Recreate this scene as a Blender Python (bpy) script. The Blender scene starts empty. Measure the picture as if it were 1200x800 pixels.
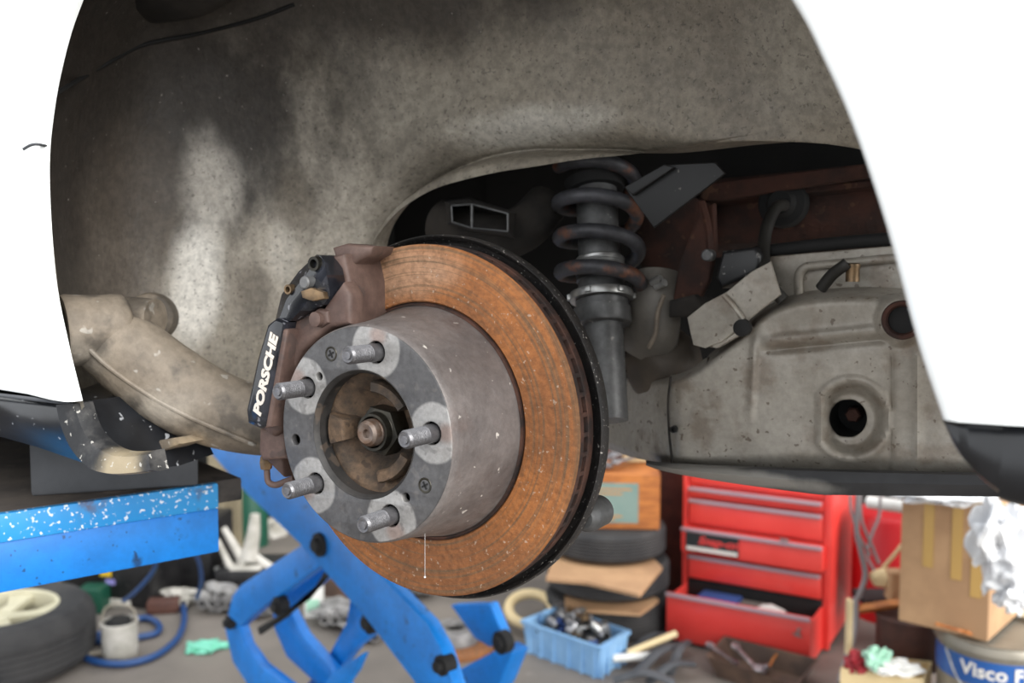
import bpy, bmesh, math, random
from mathutils import Vector, Matrix
from mathutils.bvhtree import BVHTree
from math import sin, cos, pi, radians as R_
random.seed(7)
S = bpy.context.scene
C = S.collection

# ------------------------------------------------------------ camera, world, exposure
CAM_H = 1.35
PITCH = R_(4.036)
FPX = 1100.0
cam_d = bpy.data.cameras.new('camera'); cam = bpy.data.objects.new('camera', cam_d); C.objects.link(cam)
cam.location = (0, 0, CAM_H); cam.rotation_euler = (pi/2 - PITCH, 0, 0)
cam_d.sensor_width = 36.0; cam_d.lens = FPX * 36.0 / 1200.0
cam_d.clip_start = 0.02; cam_d.clip_end = 100
cam_d.dof.use_dof = True; cam_d.dof.focus_distance = 0.74; cam_d.dof.aperture_fstop = 6.3
S.camera = cam
W_ = bpy.data.worlds.new('world'); S.world = W_; W_.use_nodes = True
bg = W_.node_tree.nodes['Background']
bg.inputs[0].default_value = (0.95, 0.975, 1.0, 1); bg.inputs[1].default_value = 0.72
sun_d = bpy.data.lights.new('daylight', 'SUN'); sun = bpy.data.objects.new('daylight', sun_d); C.objects.link(sun)
sun_d.energy = 1.9; sun_d.angle = math.radians(48); sun_d.color = (1.0, .985, .95)
sun.rotation_euler = Vector((.60, -.80, .50)).to_track_quat('Z', 'Y').to_euler()
S.view_settings.view_transform = 'Standard'; S.view_settings.look = 'None'
S.view_settings.gamma = 1.0; S.view_settings.use_curve_mapping = False
S.view_settings.exposure = 1.4

# ------------------------------------------------------------ view geometry helpers (measure places once, in metres)
cp, sp_ = cos(PITCH), sin(PITCH)
def ray(px, py):
    x, y = (px - 600) / FPX, (py - 400) / FPX
    return Vector((x, cp - y * sp_, -y * cp - sp_))
ORG = Vector((0, 0, CAM_H))
def Wp(px, py, Z): return ORG + ray(px, py) * Z
def Fl(px, py, h=0.0):
    r = ray(px, py); return ORG + r * ((h - CAM_H) / r.z)
def Pl(px, py, p0, nrm):
    r = ray(px, py); return ORG + r * ((p0 - ORG).dot(nrm) / r.dot(nrm))
HUB = Vector((-0.11431, 0.71022, CAM_H - 0.12138))
YAW = R_(-30.936)
U = Vector((cos(YAW), sin(YAW), 0)); N = Vector((-sin(YAW), cos(YAW), 0))
def toL(p):
    q = p - HUB; return Vector((q.dot(U), q.dot(N), q.z))
def L(px, py, t=None, Z=None, s=None):
    r = ray(px, py); cl = toL(ORG)
    if Z is not None: lam = Z
    elif t is not None: lam = (t - cl.y) / r.dot(N)
    else: lam = (s - cl.x) / r.dot(U)
    return toL(ORG + r * lam)

# ------------------------------------------------------------ materials
MAT = {}
def mat(name, col, col2=None, rough=.6, metal=0.0, scale=8.0, bump=0.0, bscale=60.0, lo=.35, hi=.65,
        spots=None, blobs=(), stretch=(1, 1, 1), spot2=None, rings=None, coat=0, alpha=None, rvar=0.0, grain=None):
    m = bpy.data.materials.new(name); m.use_nodes = True; nt = m.node_tree; nd = nt.nodes; lk = nt.links
    b = nd['Principled BSDF']; b.inputs['Roughness'].default_value = rough; b.inputs['Metallic'].default_value = metal
    if coat: b.inputs['Coat Weight'].default_value = coat
    tc = nd.new('ShaderNodeTexCoord'); mp = nd.new('ShaderNodeMapping'); lk.new(tc.outputs['Object'], mp.inputs['Vector'])
    mp.inputs['Scale'].default_value = stretch
    def noise(sc, det=6, r=.6, vec=None):
        n = nd.new('ShaderNodeTexNoise'); n.inputs['Scale'].default_value = sc; n.inputs['Detail'].default_value = det
        n.inputs['Roughness'].default_value = r; lk.new(vec or mp.outputs[0], n.inputs['Vector']); return n.outputs['Fac']
    def rng(x, a, c, o0=0.0, o1=1.0):
        r = nd.new('ShaderNodeMapRange'); r.inputs[1].default_value = a; r.inputs[2].default_value = c
        r.inputs[3].default_value = o0; r.inputs[4].default_value = o1; r.interpolation_type = 'SMOOTHSTEP'
        lk.new(x, r.inputs[0]); return r.outputs[0]
    def mix(f, a, c):
        x = nd.new('ShaderNodeMix'); x.data_type = 'RGBA'
        if isinstance(f, float): x.inputs[0].default_value = f
        else: lk.new(f, x.inputs[0])
        for v, i in ((a, 6), (c, 7)):
            if isinstance(v, tuple): x.inputs[i].default_value = (*v, 1)
            else: lk.new(v, x.inputs[i])
        return x.outputs[2]
    def mul(a, c):
        x = nd.new('ShaderNodeMath'); x.operation = 'MULTIPLY'
        for v, i in ((a, 0), (c, 1)):
            if isinstance(v, float): x.inputs[i].default_value = v
            else: lk.new(v, x.inputs[i])
        return x.outputs[0]
    out = col
    n1 = noise(scale)
    if col2: out = mix(rng(n1, lo, hi), col, col2)
    for (cen, rad, c3, st, soft) in blobs:      # dirt and painted-light patches with a place of their own on the part
        sb = nd.new('ShaderNodeVectorMath'); sb.operation = 'SUBTRACT'; lk.new(tc.outputs['Object'], sb.inputs[0]); sb.inputs[1].default_value = cen
        dv = nd.new('ShaderNodeVectorMath'); dv.operation = 'DIVIDE'; lk.new(sb.outputs[0], dv.inputs[0]); dv.inputs[1].default_value = rad
        ln = nd.new('ShaderNodeVectorMath'); ln.operation = 'LENGTH'; lk.new(dv.outputs[0], ln.inputs[0])
        ad = nd.new('ShaderNodeMath'); ad.operation = 'ADD'; lk.new(ln.outputs['Value'], ad.inputs[0]); lk.new(rng(noise(6 / max(.3, soft)), .3, .7, -.5 * soft, .5 * soft), ad.inputs[1])
        out = mix(mul(rng(ad.outputs[0], 1 + soft, 1 - soft), float(st)), out, c3)
    if rings:                                   # concentric wear round the local Y axis
        c3, st, k = rings
        sx = nd.new('ShaderNodeSeparateXYZ'); lk.new(tc.outputs['Object'], sx.inputs[0])
        cx = nd.new('ShaderNodeCombineXYZ'); lk.new(sx.outputs[0], cx.inputs[0]); lk.new(sx.outputs[2], cx.inputs[1])
        ln = nd.new('ShaderNodeVectorMath'); ln.operation = 'LENGTH'; lk.new(cx.outputs[0], ln.inputs[0])
        c2 = nd.new('ShaderNodeCombineXYZ'); lk.new(mul(ln.outputs['Value'], float(k)), c2.inputs[0]); lk.new(mul(sx.outputs[2], 5.0), c2.inputs[1]); lk.new(mul(sx.outputs[0], 5.0), c2.inputs[2])
        out = mix(mul(rng(noise(1.0, 4, .6, c2.outputs[0]), .45, .72), float(st)), out, c3)
    for sp in (spots, spot2):
        if sp:
            c3, sc, a, st = sp
            out = mix(mul(rng(noise(sc, 5 if sc < 40 else 2, .55, tc.outputs['Object']), a, a + (.14 if sc < 40 else .05)), float(st)), out, c3)
    if grain:
        g = rng(noise(grain[0], 4, .7, tc.outputs['Object']), .3, .7, 1 - grain[1], 1 + grain[1])
        hs = nd.new('ShaderNodeHueSaturation')
        if isinstance(out, tuple): hs.inputs['Color'].default_value = (*out, 1)
        else: lk.new(out, hs.inputs['Color'])
        lk.new(g, hs.inputs['Value']); out = hs.outputs[0]
    if isinstance(out, tuple): b.inputs['Base Color'].default_value = (*out, 1)
    else: lk.new(out, b.inputs['Base Color'])
    if rvar: lk.new(rng(noise(scale * 3), .3, .7, rough - rvar, rough + rvar), b.inputs['Roughness'])
    if bump:
        bp = nd.new('ShaderNodeBump'); bp.inputs['Strength'].default_value = bump; bp.inputs['Distance'].default_value = .003
        lk.new(noise(bscale, 8, .65), bp.inputs['Height']); lk.new(bp.outputs[0], b.inputs['Normal'])
    if alpha is not None: b.inputs['Alpha'].default_value = alpha
    m.diffuse_color = (*col, 1); MAT[name] = m
    return m
def hx(r, g, b):
    f = lambda v: (v / 255 / 12.92) if v / 255 <= .04045 else ((v / 255 + .055) / 1.055) ** 2.4
    return (f(r), f(g), f(b))

# ------------------------------------------------------------ object helpers
def finish(name, bm, m=None, parent=None, smooth=40, loc=None, rotz=None, normals=True):
    if normals: bmesh.ops.recalc_face_normals(bm, faces=bm.faces)
    me = bpy.data.meshes.new(name); bm.to_mesh(me); bm.free()
    if smooth:
        me.shade_smooth()
        try: me.set_sharp_from_angle(angle=R_(smooth))
        except Exception: pass
    o = bpy.data.objects.new(name, me); C.objects.link(o)
    if m:
        for x in (m if isinstance(m, (list, tuple)) else [m]): me.materials.append(MAT[x])
    if parent: o.parent = parent
    if loc is not None: o.location = loc
    if rotz is not None: o.rotation_euler = (0, 0, rotz)
    return o
def tag(o, label=None, cat=None, group=None, kind=None):
    if label: o['label'] = label
    if cat: o['category'] = cat
    if group: o['group'] = group
    if kind: o['kind'] = kind
    return o
def thing(name, label, cat, loc=(0, 0, 0), rotz=0, group=None):
    o = bpy.data.objects.new(name, None); C.objects.link(o); o.location = loc; o.rotation_euler = (0, 0, rotz); o.empty_display_size = .05
    return tag(o, label, cat, group)
def copy_tree(o, parent=None):
    c = o.copy(); C.objects.link(c)
    if parent: c.parent = parent
    for ch in list(o.children): copy_tree(ch, c)
    return c
def frame(origin, z, x=None):
    z = Vector(z).normalized()
    x = Vector(x) if x is not None else (Vector((1, 0, 0)) if abs(z.x) < .8 else Vector((0, 1, 0)))
    x = (x - z * x.dot(z)).normalized(); y = z.cross(x)
    M = Matrix((x, y, z)).transposed().to_4x4(); M.translation = Vector(origin); return M
def lathe(bm, prof, M, seg=48, a0=0, a1=2 * pi, mi=0):
    full = abs(a1 - a0 - 2 * pi) < 1e-6; n = seg if full else seg + 1; rows = []
    for (r, h) in prof:
        if r < 1e-6: rows.append([bm.verts.new(M @ Vector((0, 0, h)))] * n); continue
        rows.append([bm.verts.new(M @ Vector((r * cos(a0 + (a1 - a0) * k / seg), r * sin(a0 + (a1 - a0) * k / seg), h))) for k in range(n)])
    for a, b in zip(rows, rows[1:]):
        for k in range(seg):
            j = (k + 1) % n; vs = []
            for v in (a[k], a[j], b[j], b[k]):
                if v not in vs: vs.append(v)
            if len(vs) > 2:
                try: bm.faces.new(vs).material_index = mi
                except ValueError: pass
    return bm
def loft(bm, rows, closed=False, caps=False, mi=0):
    vr = [[bm.verts.new(p) for p in r] for r in rows]
    for a, b in zip(vr, vr[1:]):
        n = len(a)
        for k in range(n if closed else n - 1):
            j = (k + 1) % n
            try: bm.faces.new((a[k], a[j], b[j], b[k])).material_index = mi
            except ValueError: pass
    if caps:
        for r in (vr[0], vr[-1]):
            try: bm.faces.new(r).material_index = mi
            except ValueError: pass
    return vr
def cat_(pts, n):
    """Catmull-Rom resample of a list of Vectors/tuples to n points"""
    P = [Vector(p) for p in pts]; P = [P[0] * 2 - P[1]] + P + [P[-1] * 2 - P[-2]]; out = []; m = len(P) - 3
    for i in range(n):
        x = i / (n - 1) * m; k = min(int(x), m - 1); t = x - k; a, b, c, d = P[k:k + 4]
        out.append(.5 * ((2 * b) + (c - a) * t + (2 * a - 5 * b + 4 * c - d) * t * t + (3 * b - a - 3 * c + d) * t ** 3))
    return out
def tube(bm, pts, rad, seg=12, n=None, flat=1.0, caps=True, upv=(0, 0, 1), closed=False, mi=0):
    P = cat_(pts, n) if n else [Vector(p) for p in pts]; rows = []; m = len(P)
    for i, p in enumerate(P):
        t = (P[min(i + 1, m - 1)] - P[max(i - 1, 0)]).normalized()
        if i == 0: x = t.cross(Vector(upv)); x = x if x.length > 1e-3 else t.cross(Vector((0, 1, .1))); x.normalize()
        else: x = (x - t * x.dot(t)).normalized()
        y = t.cross(x)
        if callable(rad): r = rad(i / (m - 1))
        else: r = rad
        rx, ry = (r if isinstance(r, tuple) else (r, r * flat))
        rows.append([p + x * (rx * cos(2 * pi * k / seg)) + y * (ry * sin(2 * pi * k / seg)) for k in range(seg)])
    loft(bm, rows, closed=True, caps=caps, mi=mi); return bm
def box(bm, c, s, rot=None, bev=0.0, M=None, mi=0, seg=2):
    g = bmesh.ops.create_cube(bm, size=1.0); vs = g['verts']
    T = Matrix.Translation(Vector(c)) @ (rot.to_4x4() if rot else Matrix.Identity(4)) @ Matrix.Diagonal((*s, 1))
    if M is not None: T = M @ T
    bmesh.ops.transform(bm, matrix=T, verts=vs)
    fs = set(f for v in vs for f in v.link_faces)
    for f in fs: f.material_index = mi
    if bev: bmesh.ops.bevel(bm, geom=list(set(e for v in vs for e in v.link_edges)), offset=bev, segments=seg, affect='EDGES', profile=.5)
    return bm
def bx(name, c, s, m, parent=None, rot=None, bev=.002, **k):
    return finish(name, box(bmesh.new(), c, s, rot, bev), m, parent, **k)
def prism(bm, pts, ext, bev=0.0, mi=0, seg=2):
    """closed 3D polygon extruded by a vector"""
    ext = Vector(ext); a = [bm.verts.new(Vector(p)) for p in pts]; b = [bm.verts.new(Vector(p) + ext) for p in pts]; n = len(a)
    fs = [bm.faces.new(a), bm.faces.new(b[::-1])] + [bm.faces.new((a[k], b[k], b[(k + 1) % n], a[(k + 1) % n])) for k in range(n)]
    for f in fs: f.material_index = mi
    bmesh.ops.recalc_face_normals(bm, faces=fs)
    if bev:
        es = set(e for f in fs[:2] for e in f.edges)
        bmesh.ops.bevel(bm, geom=list(es), offset=bev, segments=seg, affect='EDGES', profile=.5, clamp_overlap=True)
    return bm
def plate(name, loops, M, thick, bev, m, parent, smooth=35):
    """2D outline with holes -> bevelled solid (front face towards -z of M)"""
    cu = bpy.data.curves.new('outline', 'CURVE'); cu.dimensions = '2D'; cu.fill_mode = 'BOTH'
    cu.extrude = thick / 2 - bev; cu.bevel_depth = bev; cu.bevel_resolution = 2; cu.offset = -bev
    for lp in loops:
        s = cu.splines.new('POLY'); s.points.add(len(lp) - 1); s.use_cyclic_u = True
        for p, q in zip(s.points, lp): p.co = (q[0], q[1], 0, 1)
    to = bpy.data.objects.new('outline', cu); me = bpy.data.meshes.new_from_object(to)
    bm = bmesh.new(); bm.from_mesh(me); bmesh.ops.remove_doubles(bm, verts=bm.verts, dist=1e-6)
    bmesh.ops.transform(bm, matrix=M, verts=bm.verts)
    bpy.data.objects.remove(to); bpy.data.curves.remove(cu); bpy.data.meshes.remove(me)
    return finish(name, bm, m, parent, smooth)
def text_mesh(txt, size, thick, shear=0, sx=1.0, spacing=1.0, off=0.0):
    cu = bpy.data.curves.new('letters', 'FONT'); cu.body = txt; cu.size = size; cu.extrude = thick; cu.align_x = 'CENTER'; cu.align_y = 'CENTER'
    cu.shear = shear; cu.space_character = spacing; cu.offset = off; cu.resolution_u = 3
    to = bpy.data.objects.new('letters', cu); me = bpy.data.meshes.new_from_object(to)
    bm = bmesh.new(); bm.from_mesh(me); bmesh.ops.scale(bm, vec=(sx, 1, 1), verts=bm.verts)
    bpy.data.objects.remove(to); bpy.data.curves.remove(cu); bpy.data.meshes.remove(me); return bm
def lump(bm, c, r, seed=0, amp=.35, fq=2.2, M=None, sub=2, mi=0):
    from mathutils import noise as nz
    g = bmesh.ops.create_icosphere(bm, subdivisions=sub, radius=1.0)
    for v in g['verts']:
        d = v.co.normalized(); k = 1 + amp * nz.noise(d * fq + Vector((seed * 7.3, seed * 1.7, 0)))
        v.co = Vector((d.x * k * r[0], d.y * k * r[1], d.z * k * r[2]))
        if M: v.co = M @ v.co
        v.co += Vector(c)
    for f in set(f for v in g['verts'] for f in v.link_faces): f.material_index = mi
    return bm

# ------------------------------------------------------------ material list
mat('body_white', (.86, .885, .88), rough=.25, coat=.5)
mat('sill_black', hx(14, 15, 18), hx(30, 32, 36), rough=.32, scale=14, spots=((.35, .36, .38), 90, .66, .8))
mat('scuffed_plastic', hx(22, 23, 26), hx(84, 82, 80), rough=.6, scale=22, lo=.45, hi=.7, bump=.3, spots=((.5, .48, .44), 190, .66, .7),
    blobs=(((-.192, -.07, -.048), (.028, .08, .03), hx(165, 150, 122), .85, .45),))
mat('rubber', hx(62, 64, 68), hx(76, 78, 82), rough=.75, scale=10)
mat('tyre', hx(38, 38, 40), hx(58, 57, 57), rough=.85, scale=6, bump=.3)
mat('matte_black', hx(12, 12, 12), hx(22, 21, 21), rough=.8, scale=10)
mat('black_plastic', hx(20, 20, 22), hx(36, 35, 36), rough=.45, scale=16, spots=((.25, .24, .23), 140, .66, .7))
mat('soot', hx(28, 25, 23), hx(50, 45, 40), rough=.9, scale=14, bump=.4)
mat('well_dirt_and_light', hx(124, 116, 104), hx(158, 151, 138), rough=.62, scale=7, bump=.5, bscale=150, stretch=(1, 1, .6), lo=.3, hi=.7, rvar=.12,
    spots=(hx(205, 200, 190), 260, .69, .8), spot2=(hx(60, 54, 48), 330, .66, .55), blobs=[])
mat('arm_metal', hx(86, 77, 67), hx(128, 117, 103), grain=(90, .15), rough=.65, scale=9, bump=.35, bscale=90, lo=.35, hi=.65, stretch=(1, 1, 1),
    spots=(hx(176, 172, 164), 60, .66, .6), spot2=(hx(58, 53, 48), 18, .5, .75), blobs=[((-.30,-.03,.05), (.03,.05,.02), hx(150,144,134), .6, .6), ((-.24,.0,.0), (.03,.05,.02), hx(168,160,148), .6, .6), ((-.22,.0,-.035), (.012,.05,.02), hx(170,150,120), .6, .6)])
mat('shield_metal', hx(136, 129, 118), hx(162, 156, 146), rough=.45, metal=.15, scale=7, bump=.15, bscale=60, rvar=.1, grain=(140, .1), lo=.35, hi=.62,
    spots=(hx(84, 70, 58), 130, .655, .75), spot2=(hx(112, 98, 84), 24, .52, .6))
mat('rust', hx(40, 25, 20), hx(70, 40, 29), rough=.85, scale=22, bump=.8, bscale=70, spots=(hx(112, 80, 58), 60, .62, .4), spot2=(hx(30, 24, 22), 30, .6, .6))
mat('orange_rust', hx(156, 97, 50), hx(126, 79, 44), rough=.72, metal=.1, scale=9, bump=.5, bscale=200, lo=.35, hi=.65, rings=(hx(92, 76, 56), .85, 420.0), grain=(170, .22),
    spots=(hx(176, 158, 140), 260, .67, .6), spot2=(hx(96, 66, 42), 90, .62, .4), blobs=[((-.03, .07, .125), (.06, .05, .02), hx(168, 140, 116), .6, .5)])
mat('dark_rim', hx(40, 30, 27), hx(86, 56, 44), rough=.8, scale=40, bump=.6, bscale=120, rings=(hx(24, 20, 19), .6, 300.0))
mat('hat_iron', hx(98, 92, 90), hx(124, 117, 114), rough=.5, metal=.2, scale=12, bump=.3, bscale=160, rvar=.1, grain=(150, .12),
    spots=(hx(214, 208, 200), 130, .69, .85), spot2=(hx(92, 76, 70), 18, .55, .5))
mat('stud_steel', hx(132, 131, 133), hx(96, 95, 98), rough=.38, metal=.8, scale=60, bump=.3, bscale=200)
mat('axle_brown', hx(56, 48, 41), hx(100, 80, 62), grain=(120, .25), rough=.75, metal=.2, scale=40, bump=.5, spots=(hx(50, 40, 34), 70, .58, .6))
mat('axle_steel', hx(120, 108, 100), hx(96, 74, 60), rough=.5, metal=.6, scale=90)
mat('bore_dark', hx(40, 39, 39), hx(60, 57, 55), rough=.55, metal=.3, scale=40, spots=(hx(98, 84, 72), 60, .6, .5))
mat('nut_dark', hx(40, 39, 36), hx(62, 59, 52), rough=.38, metal=.75, scale=60)
mat('caliper_brown', hx(78, 60, 54), hx(100, 80, 72), grain=(130, .14), rough=.62, scale=26, bump=.12, lo=.35, hi=.65, spots=(hx(62, 54, 52), 44, .6, .5))
mat('caliper_black', hx(24, 26, 31), hx(48, 50, 58), rough=.22, scale=30, spots=(hx(130, 130, 136), 110, .66, .6), lo=.45, hi=.65, coat=.3)
mat('logo_silver', hx(208, 200, 190), rough=.4, metal=.1)
mat('spring_steel', hx(46, 46, 49), hx(70, 70, 74), rough=.5, metal=.2, scale=20, spots=(hx(112, 70, 48), 30, .52, .85), grain=(120, .2))
mat('damper_grey', hx(104, 104, 104), hx(76, 76, 76), rough=.45, metal=.3, scale=20, grain=(100,.15), spots=(hx(160, 156, 150), 100, .68, .5))
mat('bright_metal', hx(190, 190, 188), hx(150, 150, 148), rough=.35, metal=.8, scale=40)
mat('brass', hx(136, 112, 84), hx(96, 80, 62), rough=.4, metal=.7, scale=60)
mat('lift_blue', hx(0, 124, 212), hx(4, 112, 194), rough=.42, scale=10, spots=(hx(16, 44, 76), 30, .62, .8), spot2=(hx(20, 40, 64), 110, .67, .7), grain=(60, .08))
mat('lift_blue_worn', hx(28, 136, 206), hx(44, 146, 208), rough=.45, scale=14, spots=(hx(228, 236, 242), 210, .61, .9), spot2=(hx(90, 62, 48), 26, .6, .8), stretch=(1, 1, .5))
mat('lift_deck', hx(88, 80, 74), hx(60, 56, 54), rough=.8, scale=9, bump=.4, spots=(hx(130, 118, 106), 30, .6, .5), spot2=(hx(24, 24, 24), 16, .6, .8))
mat('concrete', hx(122, 114, 106), hx(102, 96, 90), rough=.72, scale=1.6, bump=.15, bscale=30, spots=(hx(84, 79, 74), 2.3, .57, .7), spot2=(hx(158, 152, 146), 7, .64, .5))
mat('wall_paint', hx(110, 112, 104), hx(90, 90, 84), rough=.85, scale=3)
mat('ceiling_sheet', hx(96, 98, 98), rough=.8)
mat('red_paint', hx(236, 76, 68), hx(226, 64, 58), rough=.38, scale=5, coat=.3, spots=(hx(120, 30, 30), 26, .7, .5))
mat('deep_red', hx(168, 18, 26), rough=.4)
mat('trim_grey', hx(176, 158, 166), rough=.4, metal=.3)
mat('sticker_black', hx(30, 38, 40), rough=.5)
mat('sticker_red', hx(216, 64, 60), rough=.5)
mat('sticker_white', hx(226, 222, 214), rough=.5)
mat('cardboard', hx(190, 152, 114), hx(168, 132, 98), rough=.8, scale=5)
mat('cardboard_pale', hx(222, 202, 160), hx(208, 186, 142), rough=.8, scale=5)
mat('packing_tape', hx(196, 158, 92), rough=.25, coat=.5)
mat('wood_orange', hx(182, 112, 52), hx(146, 84, 38), rough=.6, scale=12, stretch=(1, 1, 6))
mat('label_teal', hx(108, 134, 128), hx(120, 140, 132), rough=.6)
mat('label_print', hx(182, 128, 70), rough=.6)
mat('crate_blue', hx(122, 166, 208), hx(136, 178, 216), rough=.45, scale=12, spots=(hx(60, 100, 150), 20, .62, .6))
mat('scrap_metal', hx(170, 170, 172), hx(110, 110, 114), rough=.35, metal=.85, scale=30)
mat('dull_alloy', hx(150, 148, 146), hx(112, 110, 110), rough=.5, metal=.5, scale=14, bump=.4)
mat('rusty_tray', hx(98, 76, 62), hx(72, 56, 48), rough=.8, scale=10, bump=.3)
mat('pail_grey', hx(150, 144, 132), hx(134, 128, 116), rough=.45, metal=.4, scale=9)
mat('pail_blue', hx(36, 88, 158), rough=.4)
mat('white_plastic', hx(226, 226, 222), hx(204, 203, 198), rough=.45, scale=7)
mat('sheet_plastic', hx(232, 232, 232), hx(214, 216, 220), rough=.22, scale=12, bump=.5, bscale=20)
mat('off_white', hx(196, 192, 184), hx(166, 162, 152), rough=.6, scale=10, spots=(hx(80, 76, 70), 30, .62, .7))
mat('wheel_cream', hx(206, 200, 172), hx(190, 184, 158), rough=.4)
mat('hose_blue', hx(28, 66, 118), rough=.4)
mat('hose_grey', hx(150, 142, 128), rough=.6)
mat('glove_teal', hx(126, 208, 180), hx(108, 190, 164), rough=.55, scale=20)
mat('green_plastic', hx(20, 76, 58), rough=.5)
mat('yellow_paint', hx(206, 172, 40), rough=.5)
mat('lilac_print', hx(136, 130, 190), rough=.5)
mat('brown_board', hx(86, 54, 44), hx(66, 42, 36), rough=.7, scale=12)
mat('beige_metal', hx(138, 128, 104), hx(120, 110, 90), rough=.6, scale=8)
mat('cable_grey', hx(132, 126, 128), rough=.6)
mat('blue_cloth', hx(48, 74, 132), rough=.7)
mat('grey_cloth', hx(98, 94, 88), rough=.8)
mat('bag_red', hx(150, 34, 44), rough=.6)
mat('mint_paper', hx(160, 206, 182), rough=.6)
mat('web', (.8, .8, .8), rough=.5)

# ------------------------------------------------------------ setting
def struct(name, bm, m): return tag(finish(name, bm, m, smooth=0), kind='structure')
struct('floor', box(bmesh.new(), (0, 1.5, -.05), (12, 11, .1)), 'concrete')
struct('wall_back', box(bmesh.new(), (0, 6.6, 1.9), (12, .15, 3.8)), 'wall_paint')

# ============================================================ THE CAR (one thing, everything bolted to it)
car = thing('car', 'white car body raised on the lift with its wheel removed, rusty brake disc exposed', 'car', HUB, YAW)

# --- arch outline (outer lip) in car coordinates
lipL = [L(*q, t=-.07) for q in [(104, 500), (92, 470), (75, 400), (60, 320), (53, 200), (60, 120), (75, 50), (92, 0)]]
lipT = [Vector((-.20, -.07, .375)), Vector((-.13, -.07, .43)), Vector((-.02, -.07, .462)), Vector((.1, -.07, .452)), Vector((.21, -.07, .402)), Vector((.29, -.07, .33))]
lipR = [L(*q, t=-.07) for q in [(928, 0), (965, 70), (1000, 150), (1040, 270), (1075, 400), (1105, 490)]]
LIP = cat_(lipL[1:] + lipT + lipR, 90)
cen = Vector((.055, 0, .17))
# fender skin
rows = []
nL = len(LIP)
def fdir(i):
    p = LIP[i]; d = Vector((p.x - cen.x, 0, p.z - cen.z)).normalized()
    a = i / (nL - 1)
    e = 1 - min(1, min(a, 1 - a) / .28)
    h = Vector((-1 if a < .5 else 1, 0, 0))
    return (d * (1 - e) + h * e).normalized()
zl0, zr0 = LIP[0].z, LIP[-1].z
for (dd, t) in ((0.000, -.066), (.000, -.070), (.0008, -.0735), (.003, -.0765), (.008, -.078), (.03, -.076), (.08, -.064), (.16, -.054), (.3, -.044), (.6, -.036), (1.1, -.03)):
    r = []
    for i, p in enumerate(LIP):
        q = p + fdir(i) * dd; q.y = t
        r.append(q)
    rows.append(r)
bm = bmesh.new(); loft(bm, rows)
finish('fender_panel', bm, 'body_white', car, smooth=60)
# seam sealer tail sticking out at the front lip
bm = bmesh.new(); q = [L(54, 171, t=-.068), L(44, 169, t=-.0815), L(36, 170, t=-.083), L(27, 175, t=-.084)]
tube(bm, q, lambda a: (.0022 * (1 - .8 * a), .0012), seg=8, n=8)
finish('sealer_tail', bm, 'rubber', car)
# rocker panel (black sill)
bm = bmesh.new(); rows = []
for k in range(22):
    s = -1.35 + 1.12 * k / 21
    e = max(0, (s + .55) / .32); dz = -.02 * e * e
    ztop = .0115 + (.006 if s > -.3 else 0) * 0
    zb = -.028 + dz
    if s > -.262: pass
    rows.append([Vector((s, .06, ztop)), Vector((s, -.050, ztop)), Vector((s, -.064, ztop - .001)), Vector((s, -.068, ztop - .006)), Vector((s, -.068 + .004, (ztop + zb) / 2)),
                 Vector((s, -.052, zb + .004)), Vector((s, -.04, zb)), Vector((s, .02, zb - .004)), Vector((s, .06, zb))])
# slanted rear end
for r in rows[-3:]: pass
endc = [(66, 473), (74, 500), (88, 530), (106, 551)]
last = []
for i, p in enumerate(rows[-1]):
    f = (rows[-1][0].z - p.z) / max(1e-6, rows[-1][0].z - rows[-1][6].z)
    e = cat_([L(*q, t=-.07) for q in endc], 21)[int(max(0, min(1, f)) * 20)]
    last.append(Vector((e.x, p.y, p.z)))
rows = [r for r in rows if r[0].x < last[0].x - .02] + [last]
loft(bm, rows, closed=True, caps=True)
finish('rocker_panel', bm, 'sill_black', car, smooth=50)
# thin bright joint line above the sill
bm = bmesh.new(); tube(bm, [(-1.35, -.0665, .0135), (-.8, -.0665, .0135), (last[0].x + .015, -.0665, .0135)], .0018, seg=8)
finish('sill_seam', bm, 'rubber', car)
# arch extension: scuffed corner of the sill
oc = [(66, 474), (72, 500), (84, 527), (105, 550), (130, 557), (158, 556), (181, 553)]
ic = [(94, 472), (100, 492), (108, 508), (122, 522), (138, 530), (158, 531), (178, 528)]
A = cat_([L(*q, t=-.069) for q in oc], 24); B = cat_([L(*q, t=-.064) for q in ic], 24)
bm = bmesh.new(); rows = []
for a, b in zip(A, B):
    m_ = (a + b) / 2
    rows.append([a + Vector((0, .014, 0)), a + Vector((0, .004, 0)), a.lerp(b, .12) + Vector((0, -.003, 0)), m_ + Vector((0, -.004, 0)), b.lerp(a, .12) + Vector((0, -.003, 0)), b + Vector((0, .004, 0)), b + Vector((.0, .012, .0))])
loft(bm, rows, closed=True, caps=True)
finish('arch_extension', bm, 'scuffed_plastic', car, smooth=50)
# small inner tongue behind it
bm = bmesh.new()
prism(bm, [L(*q, t=.01) for q in [(150, 534), (178, 517), (205, 513), (212, 520), (186, 530), (176, 540)]], (0, .03, 0), bev=.002)
tag(finish('jacking_flange', bm, 'arm_metal', car))
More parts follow.
